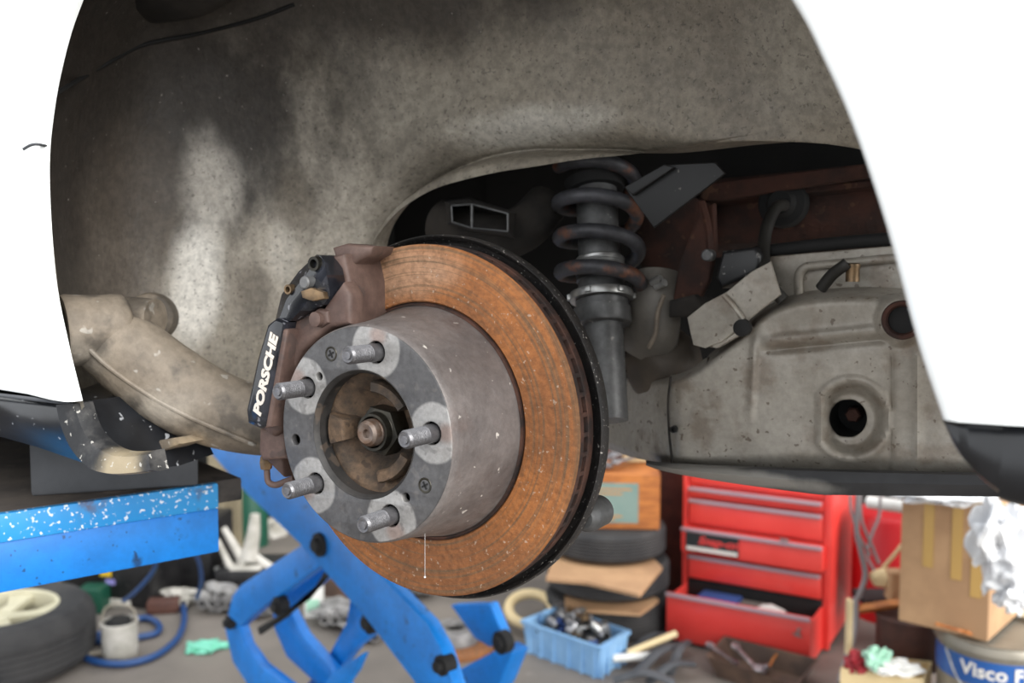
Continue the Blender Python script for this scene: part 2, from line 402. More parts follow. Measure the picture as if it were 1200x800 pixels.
# bumper corner, black lower part
bot = cat_([L(*q, t=-.07) for q in [(1105, 491), (1113, 515), (1127, 541), (1146, 563), (1170, 583), (1205, 600)]] + [Vector((.56, -.07, .004)), Vector((.95, -.07, .0))], 30)
bm = bmesh.new(); rows = []
ztop = zr0 - .001
for p in bot:
    zt = max(ztop, p.z + .0002)
    rows.append([Vector((p.x, -.05, ztop)), Vector((p.x, -.0665, ztop - .0005)), Vector((p.x, -.0705, ztop - (ztop - p.z) * .15)), Vector((p.x, -.0712, p.z + (ztop - p.z) * .4)),
                 Vector((p.x, -.068, p.z + (ztop - p.z) * .1)), Vector((p.x, -.06, p.z)), Vector((p.x, .15, p.z - .004)), Vector((p.x, .16, ztop))])
loft(bm, rows, closed=True, caps=True)
finish('bumper_corner', bm, 'sill_black', car, smooth=50)

# --- wheel well: lip -> roof / front wall -> inner wall -> rolled lower edge
edge_px = [(455, 292), (466, 272), (483, 252), (505, 236), (530, 223), (560, 214), (600, 205), (640, 199), (700, 190), (760, 184), (860, 167), (1000, 150), (1060, 147)]
edgeR = [L(*q, t=.30) for q in edge_px]
edgeL = [Vector((-.235, .29, -.03)), Vector((-.24, .295, .01)), Vector((-.235, .30, .06)), Vector((-.228, .30, .11))]
EDGE = cat_(edgeL + edgeR, 90)
WLIP = cat_([Vector((-.244, -.066, .012))] + [Vector((p.x, -.066, p.z)) for p in LIP[2:82:6]], 90)
VS = [(0, 0, -.066), (.03, .012, -.060), (.08, .04, -.045), (.16, .075, .0), (.28, .105, .06), (.40, .115, .125), (.50, .09, .185), (.60, .045, .235), (.70, .0, .266), (.80, 0, .272), (.865, 0, .276), (.905, .0, .300), (.93, 0, .312), (.95, 0, .302), (.98, 0, .276), (1, 0, .270)]
RAD = [0, .0, .01, .03, .06, .09, .13, .22, .36, .56, .75, .86, .885, .905, .95, 1.0]
rows = []
for j, (v, off, t) in enumerate(VS):
    r = []
    for i in range(90):
        a, e = WLIP[i], EDGE[i]
        d = Vector((a.x - cen.x, 0, a.z - cen.z)).normalized()
        p = a.lerp(e, RAD[j]); p.y = 0
        k = i / 89
        amt = 1.35 if k < .35 else (1.35 - .75 * min(1, (k - .35) / .4))
        p += d * off * amt
        p.y = t + .0 * k + (e.y - .30) * v
        r.append(p)
    rows.append(r)
# finer grid by resampling each column
cols = list(zip(*rows)); cols = [cat_(c, 110) for c in cols]
from mathutils import noise as nz
for c in cols:
    for j, p in enumerate(c):
        w = min(1, j / 20) * min(1, (109 - j) / 14)
        k = nz.noise(p * 9) * .006 + nz.noise(p * 22 + Vector((3, 1, 2))) * .0022
        p.y += k * w; p.x += nz.noise(p * 8 + Vector((9, 9, 9))) * .005 * w
bm = bmesh.new(); loft(bm, cols)
well_bvh = BVHTree.FromBMesh(bm)
well = finish('wheel_well', bm, 'well_dirt_and_light', car, smooth=75)
def hitL(px, py, off=0.0):
    r = ray(px, py).normalized(); rl = Vector((r.dot(U), r.dot(N), r.z)); o = toL(ORG)
    h = well_bvh.ray_cast(o, rl)
    if h[0] is None: return L(px, py, t=.28), Vector((0, -1, 0))
    n = h[1] if h[1].dot(rl) < 0 else -h[1]
    return h[0] + n * off, n
# dirt patches on the panel, the broad ones also painting its light and shade
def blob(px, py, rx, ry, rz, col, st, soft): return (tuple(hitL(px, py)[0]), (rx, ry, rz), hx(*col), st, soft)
BL = [blob(330, 220, .13, .20, .15, (184, 176, 163), .85, .45), blob(450, 130, .10, .10, .06, (160, 153, 140), .6, .6),  # broad pale pair paints the lit middle of the panel
      blob(105, 110, .24, .24, .19, (40, 35, 31), .96, .35), blob(62, 220, .05, .10, .25, (50, 44, 39), .9, .4), blob(165, 260, .035, .08, .09, (78, 70, 62), .85, .5),  # upper front corner: soot plus shade painted into the colour
      blob(400, -30, .36, .16, .075, (56, 50, 44), .88, .4), blob(230, 330, .020, .07, .06, (222, 218, 210), .85, .5), blob(250, 215, .02, .06, .05, (206, 200, 190), .6, .6),  # first patch paints shade along the top of the panel
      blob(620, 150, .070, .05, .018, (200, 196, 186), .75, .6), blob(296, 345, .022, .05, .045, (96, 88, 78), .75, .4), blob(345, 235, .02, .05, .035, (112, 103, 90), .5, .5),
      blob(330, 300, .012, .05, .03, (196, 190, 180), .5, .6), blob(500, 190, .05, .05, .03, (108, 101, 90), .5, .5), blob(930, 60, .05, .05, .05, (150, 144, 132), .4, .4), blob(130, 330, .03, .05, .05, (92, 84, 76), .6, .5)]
MAT.pop('well_dirt_and_light')
mat('well_dirt_and_light', hx(118, 110, 98), hx(146, 138, 124), rough=.6, scale=7, bump=.5, bscale=150, stretch=(1, 1, .6), lo=.3, hi=.7, rvar=.12,
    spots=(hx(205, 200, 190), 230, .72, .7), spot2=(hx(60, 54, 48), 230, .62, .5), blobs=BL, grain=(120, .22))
well.data.materials[0] = MAT['well_dirt_and_light']
# seam with harness at upper front
bm = bmesh.new(); pts = [hitL(x, y, .003)[0] for x, y in [(60, 113), (95, 92), (130, 72), (170, 52), (230, 40), (300, 22), (345, 5)]]
tube(bm, pts, .0022, seg=10, n=40); finish('harness_line', bm, 'matte_black', car)
bm = bmesh.new(); p, n_ = hitL(177, 50, .008); lathe(bm, [(0, .008), (.006, .006), (.008, -.004)], frame(p, n_), 16); finish('harness_clip', bm, 'matte_black', car)
# round tank bottom above
bm = bmesh.new(); p, n_ = hitL(200, -12, .0); lump(bm, p + Vector((.0, .0, .025)), (.13, .05, .055), seed=2, amp=.06, sub=4); finish('filler_tank', bm, 'soot', car)
# boss on the front wall
bm = bmesh.new(); p, n_ = hitL(88, 150); lathe(bm, [(0, .008), (.014, .006), (.018, 0), (.02, -.01)], frame(p, n_), 24); finish('panel_boss', bm, 'soot', car)

# --- dark mass of the car behind the well
bm = bmesh.new()
box(bm, (-.1, .93, .27), (2.3, .55, .62))
box(bm, (-.97, .60, .28), (.98, 1.2, .60), bev=.02)
box(bm, (.35, 1.10, .35), (1.3, .9, .35))
finish('underbody', bm, 'matte_black', car, smooth=0)
bm = bmesh.new(); box(bm, (.2, .55, .56), (2.2, 1.0, .04)); finish('rear_deck', bm, 'matte_black', car, smooth=0)

# --- brake disc (axis = local Y)
MY = frame((0, 0, 0), (0, 1, 0), (1, 0, 0))      # lathe z -> +Y inward
DD = .076
disc_bm = bmesh.new()
lathe(disc_bm, [(.0990, DD + .001), (.1005, DD - .0005), (.1440, DD - .0005), (.1462, DD + .0006), (.147, DD + .002)], MY, 128, mi=0)
lathe(disc_bm, [(.147, DD + .002), (.147, DD + .0075), (.1465, DD + .008), (.139, DD + .008)], MY, 128, mi=1)
lathe(disc_bm, [(.139, DD + .0155), (.1465, DD + .0155), (.147, DD + .016), (.147, DD + .0235), (.1455, DD + .0245), (.095, DD + .0245)], MY, 128, mi=1)
for k in range(60):
    a = 2 * pi * k / 60; M = MY @ Matrix.Rotation(a, 4, 'Z')
    box(disc_bm, (.142, 0, DD + .0118), (.009, .0035, .009), M=M, mi=1)
lathe(disc_bm, [(.139, DD + .008), (.139, DD + .0155)], MY, 96, mi=1)
disc = finish('brake_disc', disc_bm, ['orange_rust', 'dark_rim'], car, smooth=35, normals=False)
bm = bmesh.new(); lathe(bm, [(.0965, DD - .002), (.0975, DD + .0012), (.0985, DD + .0012), (.0995, DD - .0008)], MY, 128)
finish('disc_groove', bm, 'dark_rim', disc)
# hat
studs = [(.065 * sin(.2128 - k * 2 * pi / 5), .065 * cos(.2128 - k * 2 * pi / 5)) for k in range(5)]
mat('hat_face', hx(70, 69, 70), hx(88, 87, 88), grain=(200, .15), rough=.5, metal=.35, scale=16, bump=.1, bscale=150, rvar=.08, spots=(hx(124, 118, 114), 70, .6, .22), spot2=(hx(60, 57, 56), 90, .6, .3),
    blobs=[((x * 1.04, 0, z * 1.04), (.0225, .06, .0225), hx(150, 148, 146), .92, .06) for x, z in studs]
        + [((x * 1.2, 0, z * 1.2), (.008, .03, .007), hx(128, 96, 82), .5, .5) for x, z in studs])
bm = bmesh.new()
lathe(bm, [(.0822, .0004), (.0838, .0020), (.0848, .008), (.0870, .030), (.0915, .055), (.0950, .070), (.0968, DD + .001)], MY, 96)
hat = finish('disc_hat', bm, 'hat_iron', disc, smooth=50)
def circ(x, y, r, n=20): return [(x + r * cos(2 * pi * k / n), y + r * sin(2 * pi * k / n)) for k in range(n)]
MF = Matrix(((1, 0, 0, 0), (0, 0, 1, 0), (0, 1, 0, 0), (0, 0, 0, 1)))  # (x, y, h) -> (x, h, y)
holes = []
for (px, py, rr) in [(374, 441, .0032), (346.5, 515, .0044), (475.5, 583, .0036)]:
    q = L(px, py, t=0); holes.append(circ(q.x, q.z, rr, 18))
for x, z in studs: holes.append(circ(x, z, .0086, 24))
fm = MF.copy(); fm.translation = Vector((0, .003, 0))
face = plate('hat_face', [circ(0, 0, .0828, 120), circ(0, 0, .0488, 96)] + holes, fm, .006, .0008, 'hat_face', disc)
bm = bmesh.new(); lathe(bm, [(.0478, .003), (.0474, .016), (.060, .020)], MY, 96); finish('hat_bore', bm, 'bore_dark', disc)
bm = bmesh.new(); lathe(bm, [(.0468, .004), (.0482, .001), (.0495, -.0004), (.0508, .0006)], MY, 96); finish('hat_bore_chamfer', bm, 'bore_dark', disc)
bm = bmesh.new(); lathe(bm, [(.0478, .012), (.080, .012)], MY, 64); finish('hub_flange_backing', bm, 'matte_black', disc)
for (px, py) in [(388, 414.5), (498, 568.6)]:
    q = L(px, py, t=0); bm = bmesh.new(); M = frame((q.x, -.0003, q.z), (0, -1, 0))
    lathe(bm, [(0, -.0004), (.0040, -.0004), (.0050, .0002), (.0056, .0002), (.0062, -.0006)], M, 24, mi=0)
    for a in (.5, .5 + pi / 2): box(bm, (0, 0, -.0001), (.0062, .0013, .0008), rot=Matrix.Rotation(a, 3, 'Z'), M=M, mi=1)
    finish('retaining_screw', bm, ['hat_face' if False else 'nut_dark', 'matte_black'], disc)
# wheel studs with thread ridges
def stud_mesh():
    bm = bmesh.new(); prof = [(.0, -.0325), (.0030, -.0325), (.0032, -.0315), (.0052, -.0320), (.0060, -.0305)]
    h = -.0300
    while h < -.0095:
        prof += [(.0067, h), (.0067, h + .0004), (.0056, h + .001), (.0056, h + .0012)]; h += .0019
    prof += [(.0066, -.009), (.0070, -.006), (.0070, .004)]
    lathe(bm, prof, Matrix.Identity(4), 20); return bm
st0 = None
for (x, z) in studs:
    if st0 is None:
        st0 = finish('wheel_stud', stud_mesh(), 'stud_steel', disc, smooth=30); o = st0
    else: o = st0.copy(); C.objects.link(o)
    o.matrix_local = frame((x, 0, z), (0, 1, 0), (1, 0, 0))
# hub inside the bore
bm = bmesh.new()
lathe(bm, [(.0100, .034), (.018, .036), (.024, .037), (.031, .032), (.036, .026), (.041, .021), (.0455, .0185), (.049, .018)], MY, 64)
hub = finish('wheel_hub', bm, 'axle_brown', car)
def claw(a0, a1, r0, r1, h0, h1):
    bm = bmesh.new(); rows = []; n = 12
    for k in range(n + 1):
        a = a0 + (a1 - a0) * k / n; e = 1 - .5 * abs(2 * k / n - 1) ** 4
        rows.append([Vector((r * sin(a), h, r * cos(a))) for r, h in ((r0, h1), (r0, h0 + .002), (r0 + .0015, h0), (r1 - .0015, h0 + .001 * (1 - e)), (r1, h0 + .003), (r1, h1))])
    loft(bm, rows, closed=True, caps=True); return bm
for (a0, a1, r0, r1, h0, h1) in [(.0, .95, .031, .0405, .010, .03), (4.42, 4.98, .028, .0445, .0095, .03), (2.05, 3.0, .030, .040, .011, .03)]:
    finish('hub_claw', claw(a0, a1, r0, r1, h0, h1), 'axle_brown', hub)
bm = bmesh.new(); lathe(bm, [(0, .0075), (.0032, .0075), (.0034, .0045), (.0075, .0035), (.0098, .0055), (.0106, .008), (.0108, .0105), (.0102, .011), (.0108, .012), (.0102, .0128), (.0108, .0138), (.0108, .045)], MY, 32)
finish('axle_stub', bm, 'axle_steel', hub, smooth=25)
bm = bmesh.new()
lathe(bm, [(.0112, .019), (.0125, .0115), (.0145, .0115), (.0152, .0175), (.0165, .019)], MY, 48)
hexp = [Vector((.0203 * sin(pi / 6 + k * pi / 3 + .15), .018, .0203 * cos(pi / 6 + k * pi / 3 + .15))) for k in range(6)]
prism(bm, hexp, (0, .018, 0), bev=.0014)
finish('axle_nut', bm, 'nut_dark', hub, smooth=30)
# dust shield
bm = bmesh.new(); TS = .104
lathe(bm, [(.06, TS + .006), (.148, TS + .006), (.1515, TS + .003), (.1525, TS - .004), (.1545, TS - .006), (.1558, TS - .004), (.1556, TS + .006), (.150, TS + .012), (.06, TS + .012)], MY, 128)
mat('shield_black', hx(28, 27, 27), hx(44, 40, 38), rough=.55, scale=30, bump=.5, bscale=200, spots=(hx(190, 184, 176), 420, .66, .9))
finish('dust_shield', bm, 'shield_black', car, smooth=50)
bm = bmesh.new(); p = L(690, 604, t=.125); lathe(bm, [(0, -.01), (.008, -.01), (.012, -.006), (.013, 0), (.013, .02)], frame(p, (0, 1, 0)), 28); finish('shield_drum', bm, 'damper_grey', car)
# hub carrier behind the disc
bm = bmesh.new(); lathe(bm, [(0, .113), (.085, .118), (.08, .16), (.055, .22), (.03, .26), (0, .26)], MY, 40); finish('hub_carrier', bm, 'soot', car)
# cobweb thread under the hat
bm = bmesh.new(); a = L(498, 618, t=.03); b = L(498, 676, t=.03); tube(bm, [a, b], .00012, seg=5); lump(bm, b, (.0009, .0009, .0009), sub=1); finish('cobweb_thread', bm, 'web', car)

# --- caliper
cal = finish('brake_caliper', prism(bmesh.new(), [L(*q, t=.03) for q in [(311, 430), (322, 380), (345, 362), (366, 352), (386, 300), (402, 297), (409, 330), (410, 378), (396, 392), (360, 425), (335, 470), (328, 500), (331, 560), (306, 535), (303, 480)]], (0, .052, 0), bev=.004, seg=3), 'caliper_brown', car, smooth=45)
def cpart(name, pts, t, d, bev, m, par=cal, seg=3, sm=45):
    P = [L(q[0], q[1], t=(q[2] if len(q) > 2 else t)) for q in pts]
    return finish(name, prism(bmesh.new(), P, (0, d, 0), bev=bev, seg=seg), m, par, smooth=sm)
# outer half: sloping face built as two stepped slabs and the lettered spine
cpart('caliper_cover', [(318, 384), (332, 369), (352, 372), (378, 360), (400, 330), (409, 345), (409, 380), (385, 384), (352, 412), (335, 448), (330, 480), (326, 505), (318, 512), (303, 500), (301, 470)], .012, .02, .005, 'caliper_brown')
sp = cpart('caliper_spine', [(312, 380), (322, 373), (331, 378), (327, 400), (309, 500), (304, 503), (289, 496), (287, 480), (300, 420)], -.004, .032, .004, 'caliper_black')
cpart('spine_rib', [(327, 384), (337, 386), (318, 500), (308, 502)], -.001, .02, .002, 'caliper_brown')
cpart('bleed_housing', [(303, 502), (332, 506), (333, 528), (334, 538), (306, 540), (302, 530)], .02, .045, .004, 'caliper_brown')
cpart('mounting_lug', [(388, 290), (405, 285), (418, 287), (437, 288), (433, 298), (422, 304), (410, 312), (404, 320), (396, 314)], .04, .03, .0035, 'caliper_brown')
cpart('pad_slot', [(365, 366), (372, 361), (383, 364), (384, 378), (375, 384), (366, 382)], .009, .01, .003, 'caliper_brown')
# black painted upper corner
bm = bmesh.new()
UC = [[(322, 378, .016), (330, 345, .022), (350, 318, .024), (371, 298, .026)],
      [(326, 376, .008), (336, 350, .012), (356, 325, .012), (375, 299, .016)],
      [(334, 374, .008), (346, 357, .010), (364, 333, .010), (380, 306, .014)],
      [(340, 376, .002), (352, 364, .002), (369, 342, .003), (383, 322, .006)],
      [(350, 376, .012), (364, 364, .010), (379, 357, .008), (387, 346, .012)]]
fr_ = [[L(*q) for q in r] for r in UC]; bk_ = [[p + Vector((0, .02, 0)) for p in r] for r in UC and fr_]
loft(bm, fr_); loft(bm, bk_)
for A_, B_ in ((fr_[0], bk_[0]), (fr_[-1], bk_[-1]), ([r[0] for r in fr_], [r[0] for r in bk_]), ([r[-1] for r in fr_], [r[-1] for r in bk_])): loft(bm, [A_, B_])
bmesh.ops.remove_doubles(bm, verts=bm.verts, dist=1e-6); finish('upper_corner', bm, 'caliper_black', cal, smooth=25)
def screwhead(px, py, t, r, h, m, name='pad_pin', hole=False, par=cal):
    p = L(px, py, t=t); bm = bmesh.new()
    pr = [(0, h), (r * .8, h), (r, h * .8), (r, -.004)] if not hole else [(0, -.003), (r * .6, -.003), (r * .62, h), (r, h), (r * 1.05, -.004)]
    lathe(bm, pr, frame(p, (0, -1, 0)), 20); return finish(name, bm, m, par, smooth=35)
screwhead(361, 331, .006, .0052, .005, 'damper_grey', 'spring_bolt'); screwhead(369, 309, .012, .0058, .002, 'nut_dark', 'bolt_hole', hole=True)
screwhead(339, 339, .012, .004, .002, 'brass', 'pad_pin', hole=True); screwhead(371, 374, .007, .006, .003, 'caliper_brown', 'cast_knob')
bm = bmesh.new(); prism(bm, [L(*q, t=.0) for q in [(352, 341), (364, 337), (378, 342), (380, 350), (366, 353), (354, 349)]], (0, .006, 0), bev=.001); finish('pad_clip', bm, 'brass', cal)
# lettering
bm = text_mesh('PORSCHE', .0125, .0003, shear=.12, sx=1.35, spacing=1.0, off=.0006)
a, b = L(301, 487, t=-.0045), L(322, 392, t=-.0045)
lx = (b - a); wtxt = max(v.co.x for v in bm.verts) - min(v.co.x for v in bm.verts); lx.normalize()
bmesh.ops.scale(bm, vec=((b - a).length / wtxt,) * 3, verts=bm.verts)
zdir = Vector((0, -1, 0)); zdir = (zdir - lx * zdir.dot(lx)).normalized(); ly = zdir.cross(lx)
M = Matrix((lx, ly, zdir)).transposed().to_4x4(); M.translation = (a + b) / 2
bmesh.ops.transform(bm, matrix=M, verts=bm.verts)
tag(finish('caliper_lettering', bm, 'logo_silver', cal, smooth=0), 'raised silver lettering reading PORSCHE')
# brake line
bm = bmesh.new(); tube(bm, [L(*q, t=.035) for q in [(313, 540), (313, 556), (315, 565), (323, 568), (332, 565), (345, 560)]], .0028, seg=12, n=30)
finish('brake_line', bm, 'caliper_brown', car)
bm = bmesh.new(); p = L(312, 541, t=.035); lathe(bm, [(.003, -.007), (.005, -.006), (.0058, 0), (.005, .005), (.003, .006)], frame(p, (0, 0, 1)), 6); finish('line_fitting', bm, 'brass', car, smooth=0)

# --- trailing arm
path = [(108, 392, .858), (150, 415, .865), (200, 452, .872), (250, 478, .88), (300, 492, .885), (350, 496, .885), (400, 500, .86), (450, 508, .83)]
bm = bmesh.new(); hw = [.028, .037, .0385, .036, .033, .031, .034, .036]
def arad(a):
    x = a * 7; k = min(int(x), 6); r = hw[k] * (1 - (x - k)) + hw[k + 1] * (x - k); return (r * .8, r)
tube(bm, [L(x, y, Z=z) for x, y, z in path], arad, seg=28, n=50)
arm = finish('trailing_arm', bm, 'arm_metal', car, smooth=70)
bm = bmesh.new(); pb = L(78, 388, Z=.845); pe = L(150, 382, Z=.875); M = frame(pb, pe - pb)
ln = (pe - pb).length
lathe(bm, [(0, .012), (.021, .010), (.0225, 0), (.025, -.003), (.032, -.003), (.0335, 0), (.0325, .008), (.0315, .02), (.031, ln - .012), (.030, ln - .004), (.025, ln), (0, ln)], M, 40)
finish('pivot_bushing', bm, 'arm_metal', arm, smooth=50)
bm = bmesh.new(); lathe(bm, [(0, .006), (.022, .008)], M, 32); finish('bushing_bore', bm, 'matte_black', arm)
bm = bmesh.new(); rp = [L(x, y, Z=z - .031) for x, y, z in [(88, 392, .86), (125, 428, .868), (170, 460, .873), (215, 485, .88), (260, 505, .885), (300, 522, .89)]]
tube(bm, rp, .0022, seg=8, n=30); finish('casting_seam', bm, 'arm_metal', arm)
# arm bracket and bolt on the wall
p, n_ = hitL(176, 372, .004); bm = bmesh.new(); M = frame(p, (toL(ORG) - p) + Vector((-.3, 0, .0)))
lathe(bm, [(0, .012), (.021, .012), (.026, .009), (.028, .0), (.031, -.03)], M, 36); brk = finish('arm_bracket', bm, 'arm_metal', car, smooth=45)
bm = bmesh.new(); lathe(bm, [(0, .0155), (.005, .015), (.0058, .012)], M, 24); finish('bracket_bolt', bm, 'arm_metal', brk)
bm = bmesh.new(); M2 = frame(L(150, 372, Z=.885), Vector((1, .3, 0))); lathe(bm, [(0, -.012), (.018, -.012), (.02, 0), (.018, .03), (0, .03)], M2, 24); finish('bracket_collar', bm, 'arm_metal', brk)

# --- spring and damper
ax0, ax1 = L(711, 470, t=.31), L(697, 190, t=.375); axd = (ax1 - ax0).normalized(); ZS = 1.0
def on(py): # point on axis at pixel row
    f = (470 - py) / 280; return ax0 + (ax1 - ax0) * f
pxm = (ax1 - ax0).length / 280
dmp = finish('shock_absorber', lathe(bmesh.new(), [(0, -.02), (.021, -.02), (.021, 85 * pxm), (.029, 86 * pxm), (.030, 88 * pxm), (.030, 104 * pxm), (.027, 105 * pxm), (.0275, 112 * pxm), (.024, 113 * pxm), (.024, 135 * pxm), (.0255, 136 * pxm), (.0255, 150 * pxm), (.022, 152 * pxm), (.022, 245 * pxm), (0, 245 * pxm)], frame(ax0, axd), 40), 'damper_grey', car, smooth=35)
bm = bmesh.new(); M = frame(on(352), axd); lathe(bm, [(.024, -.004), (.033, -.004), (.034, 0), (.033, .004), (.024, .005)], M, 40)
for k in range(12):
    if k % 2: box(bm, (.034, 0, 0), (.004, .007, .006), M=M @ Matrix.Rotation(k * pi / 6, 4, 'Z'), bev=.0005)
finish('adjuster_ring', bm, 'bright_metal', dmp, smooth=35)
bm = bmesh.new(); lathe(bm, [(.0245, -.008), (.0262, -.006)] + [(.0262 - .0007 * (k % 2), -.005 + k * .0013) for k in range(9)] + [(.0262, .008), (.0245, .010)], frame(on(318), axd), 40); finish('threaded_collar', bm, 'bright_metal', dmp, smooth=20)
bm = bmesh.new(); x_ = M.to_3x3() @ Vector((1, 0, 0)); y_ = M.to_3x3() @ Vector((0, 1, 0)); pts = []
b0 = on(343)
for k in range(0, 112):
    a = k / 32 * 2 * pi; pts.append(b0 + axd * (.0385 * k / 32) + (x_ * cos(.6 - a) + y_ * sin(.6 - a)) * .0415)
tube(bm, pts, .0078, seg=12); finish('coil_spring', bm, 'spring_steel', car, smooth=60)
bm = bmesh.new(); lathe(bm, [(0, 0), (.03, 0), (.034, .01), (0, .02)], frame(on(225), axd), 32); finish('spring_seat', bm, 'matte_black', car)

# --- square air duct
bm = bmesh.new(); rp = lambda pts, t: [L(*q, t=t) for q in pts]
quadA = [(529, 241), (553, 239), (595, 250), (595, 271), (553, 267), (530, 260)]
big = [(512, 250), (530, 232), (556, 236), (600, 247), (600, 280), (553, 276), (518, 274)]
loft(bm, [rp(quadA, .262), rp([(q[0] + (q[0] - 560) * .06, q[1] + (q[1] - 255) * .12) for q in quadA], .260), rp([(q[0] + (q[0] - 560) * .10, q[1] + (q[1] - 255) * .2) for q in quadA], .266), rp([(q[0] + (q[0] - 560) * .4, q[1] + (q[1] - 255) * .7 + 3) for q in quadA], .34)], closed=True)
loft(bm, [rp(quadA, .262), rp([(q[0] * .97 + 560 * .03, q[1] * .97 + 255 * .03) for q in quadA], .36)], closed=True)
duct = finish('air_duct', bm, 'soot', car, smooth=0)
bm = bmesh.new()
Pq = rp(quadA, .2595)
for a, b in zip(Pq, Pq[1:] + Pq[:1]): tube(bm, [a, b], .0011, seg=6)
tube(bm, [L(553, 239, t=.2595), L(553, 267, t=.2595)], .0016, seg=6)
finish('duct_rim', bm, 'damper_grey', duct)
bm = bmesh.new(); tube(bm, [L(520, 262, t=.32), L(570, 278, t=.31), L(612, 268, t=.33), L(640, 240, t=.37)], lambda a: .028 - .004 * a, seg=20, n=24); finish('duct_body', bm, 'soot', duct)

# --- plastic strip hanging at the top right
mat('strip_black', hx(12, 12, 13), hx(20, 20, 21), rough=.6, scale=20, spots=(hx(120, 116, 110), 200, .7, .5))
cpart('trim_strip', [(731, 219), (777, 193), (838, 190), (850, 203), (766, 267)], .262, .004, .0012, 'strip_black', par=car)
cpart('trim_strip_fold', [(731, 219), (778, 192), (790, 196), (741, 229)], .256, .007, .0016, 'strip_black', par=car)

# --- exhaust (rusty) and its bracket
bm = bmesh.new()
rows = []
for k in range(30):
    f = k / 29; px = 818 + (1120 - 818) * f; y0 = 236 - 30 * f; y1 = 292 - 4 * f
    c = [(px, y0 - 24, .50), (px, y0 - 4, .455), (px, y0 + 2, .455), (px, y0 + 8, .47), (px, (y0 + y1) / 2, .462), (px, y1 - 6, .47), (px, y1 + 6, .50), (px, y1 + 10, .62), (px, y0 - 24, .62)]
    rows.append([L(*q[:2], t=q[2]) for q in c])
loft(bm, rows, closed=True, caps=True)
exh = finish('rusty_muffler', bm, 'rust', car, smooth=50)
cpart('muffler_flange', [(822, 224), (835, 214), (1010, 192), (1040, 190), (1040, 207), (1010, 209), (845, 235), (818, 234)], .44, .012, .002, 'rust', par=exh)
cpart('exhaust_bracket', [(820, 243), (836, 238), (838, 290), (830, 330), (815, 358), (786, 362), (795, 310)], .36, .012, .003, 'rust', par=car)
bm = bmesh.new(); tube(bm, [L(*q, t=.352) for q in [(822, 236), (829, 262), (832, 290), (831, 300)]], .004, seg=8, n=16); finish('bracket_edge', bm, 'rust', car)
screwhead(831, 299, .345, .006, .008, 'damper_grey', 'bracket_bolt', par=car)
cpart('brown_lower_duct', [(784, 352), (812, 345), (826, 360), (808, 372), (783, 372)], .345, .05, .004, 'soot', par=car)
cpart('insulation_block', [(846, 294), (885, 289), (892, 300), (889, 318), (845, 338), (838, 325)], .345, .04, .004, 'black_plastic', par=car)
cpart('rust_bulkhead', [(735, 262), (800, 225), (830, 240), (800, 330), (760, 330), (745, 300)], .43, .02, .002, 'rust', par=car)
# left metal duct with clamp
bm = bmesh.new(); tube(bm, [L(772, 322, t=.38), L(768, 350, t=.37), L(764, 385, t=.37), L(758, 410, t=.38)], lambda a: (.026 + .006 * a, .02), seg=20, n=16)
mat('pipe_grey', hx(90, 86, 80), hx(112, 106, 98), rough=.5, metal=.3, scale=14, bump=.2)
bd = finish('metal_pipe', bm, 'pipe_grey', car, smooth=60)
bm = bmesh.new(); tube(bm, [L(764, 331, t=.35), L(774, 326, t=.345)], .004, seg=10); tube(bm, [L(769, 336, t=.35), L(779, 331, t=.345)], .004, seg=10); finish('clamp_bolt', bm, 'bright_metal', bd)
bm = bmesh.new(); tube(bm, [L(*q, t=.345) for q in [(778, 345), (771, 365), (768, 390), (760, 408)]], .0025, seg=8, n=16); finish('pipe_seam', bm, 'arm_metal', bd)
mat('pipe_brown', hx(70, 62, 54), hx(92, 82, 70), rough=.6, metal=.2, scale=14, bump=.2)
bm = bmesh.new(); lump(bm, L(778, 428, t=.40), (.042, .04, .042), seed=3, amp=.05, sub=4); finish('exhaust_elbow', bm, 'pipe_brown', car)
cpart('dark_joint', [(716, 390), (745, 372), (745, 420), (722, 436), (712, 430)], .42, .03, .006, 'soot', par=car)
bm = bmesh.new(); tube(bm, [L(*q, t=.40) for q in [(716, 440), (720, 415), (730, 395), (742, 380)]], .010, seg=12, n=12); finish('rubber_elbow', bm, 'rubber', car)

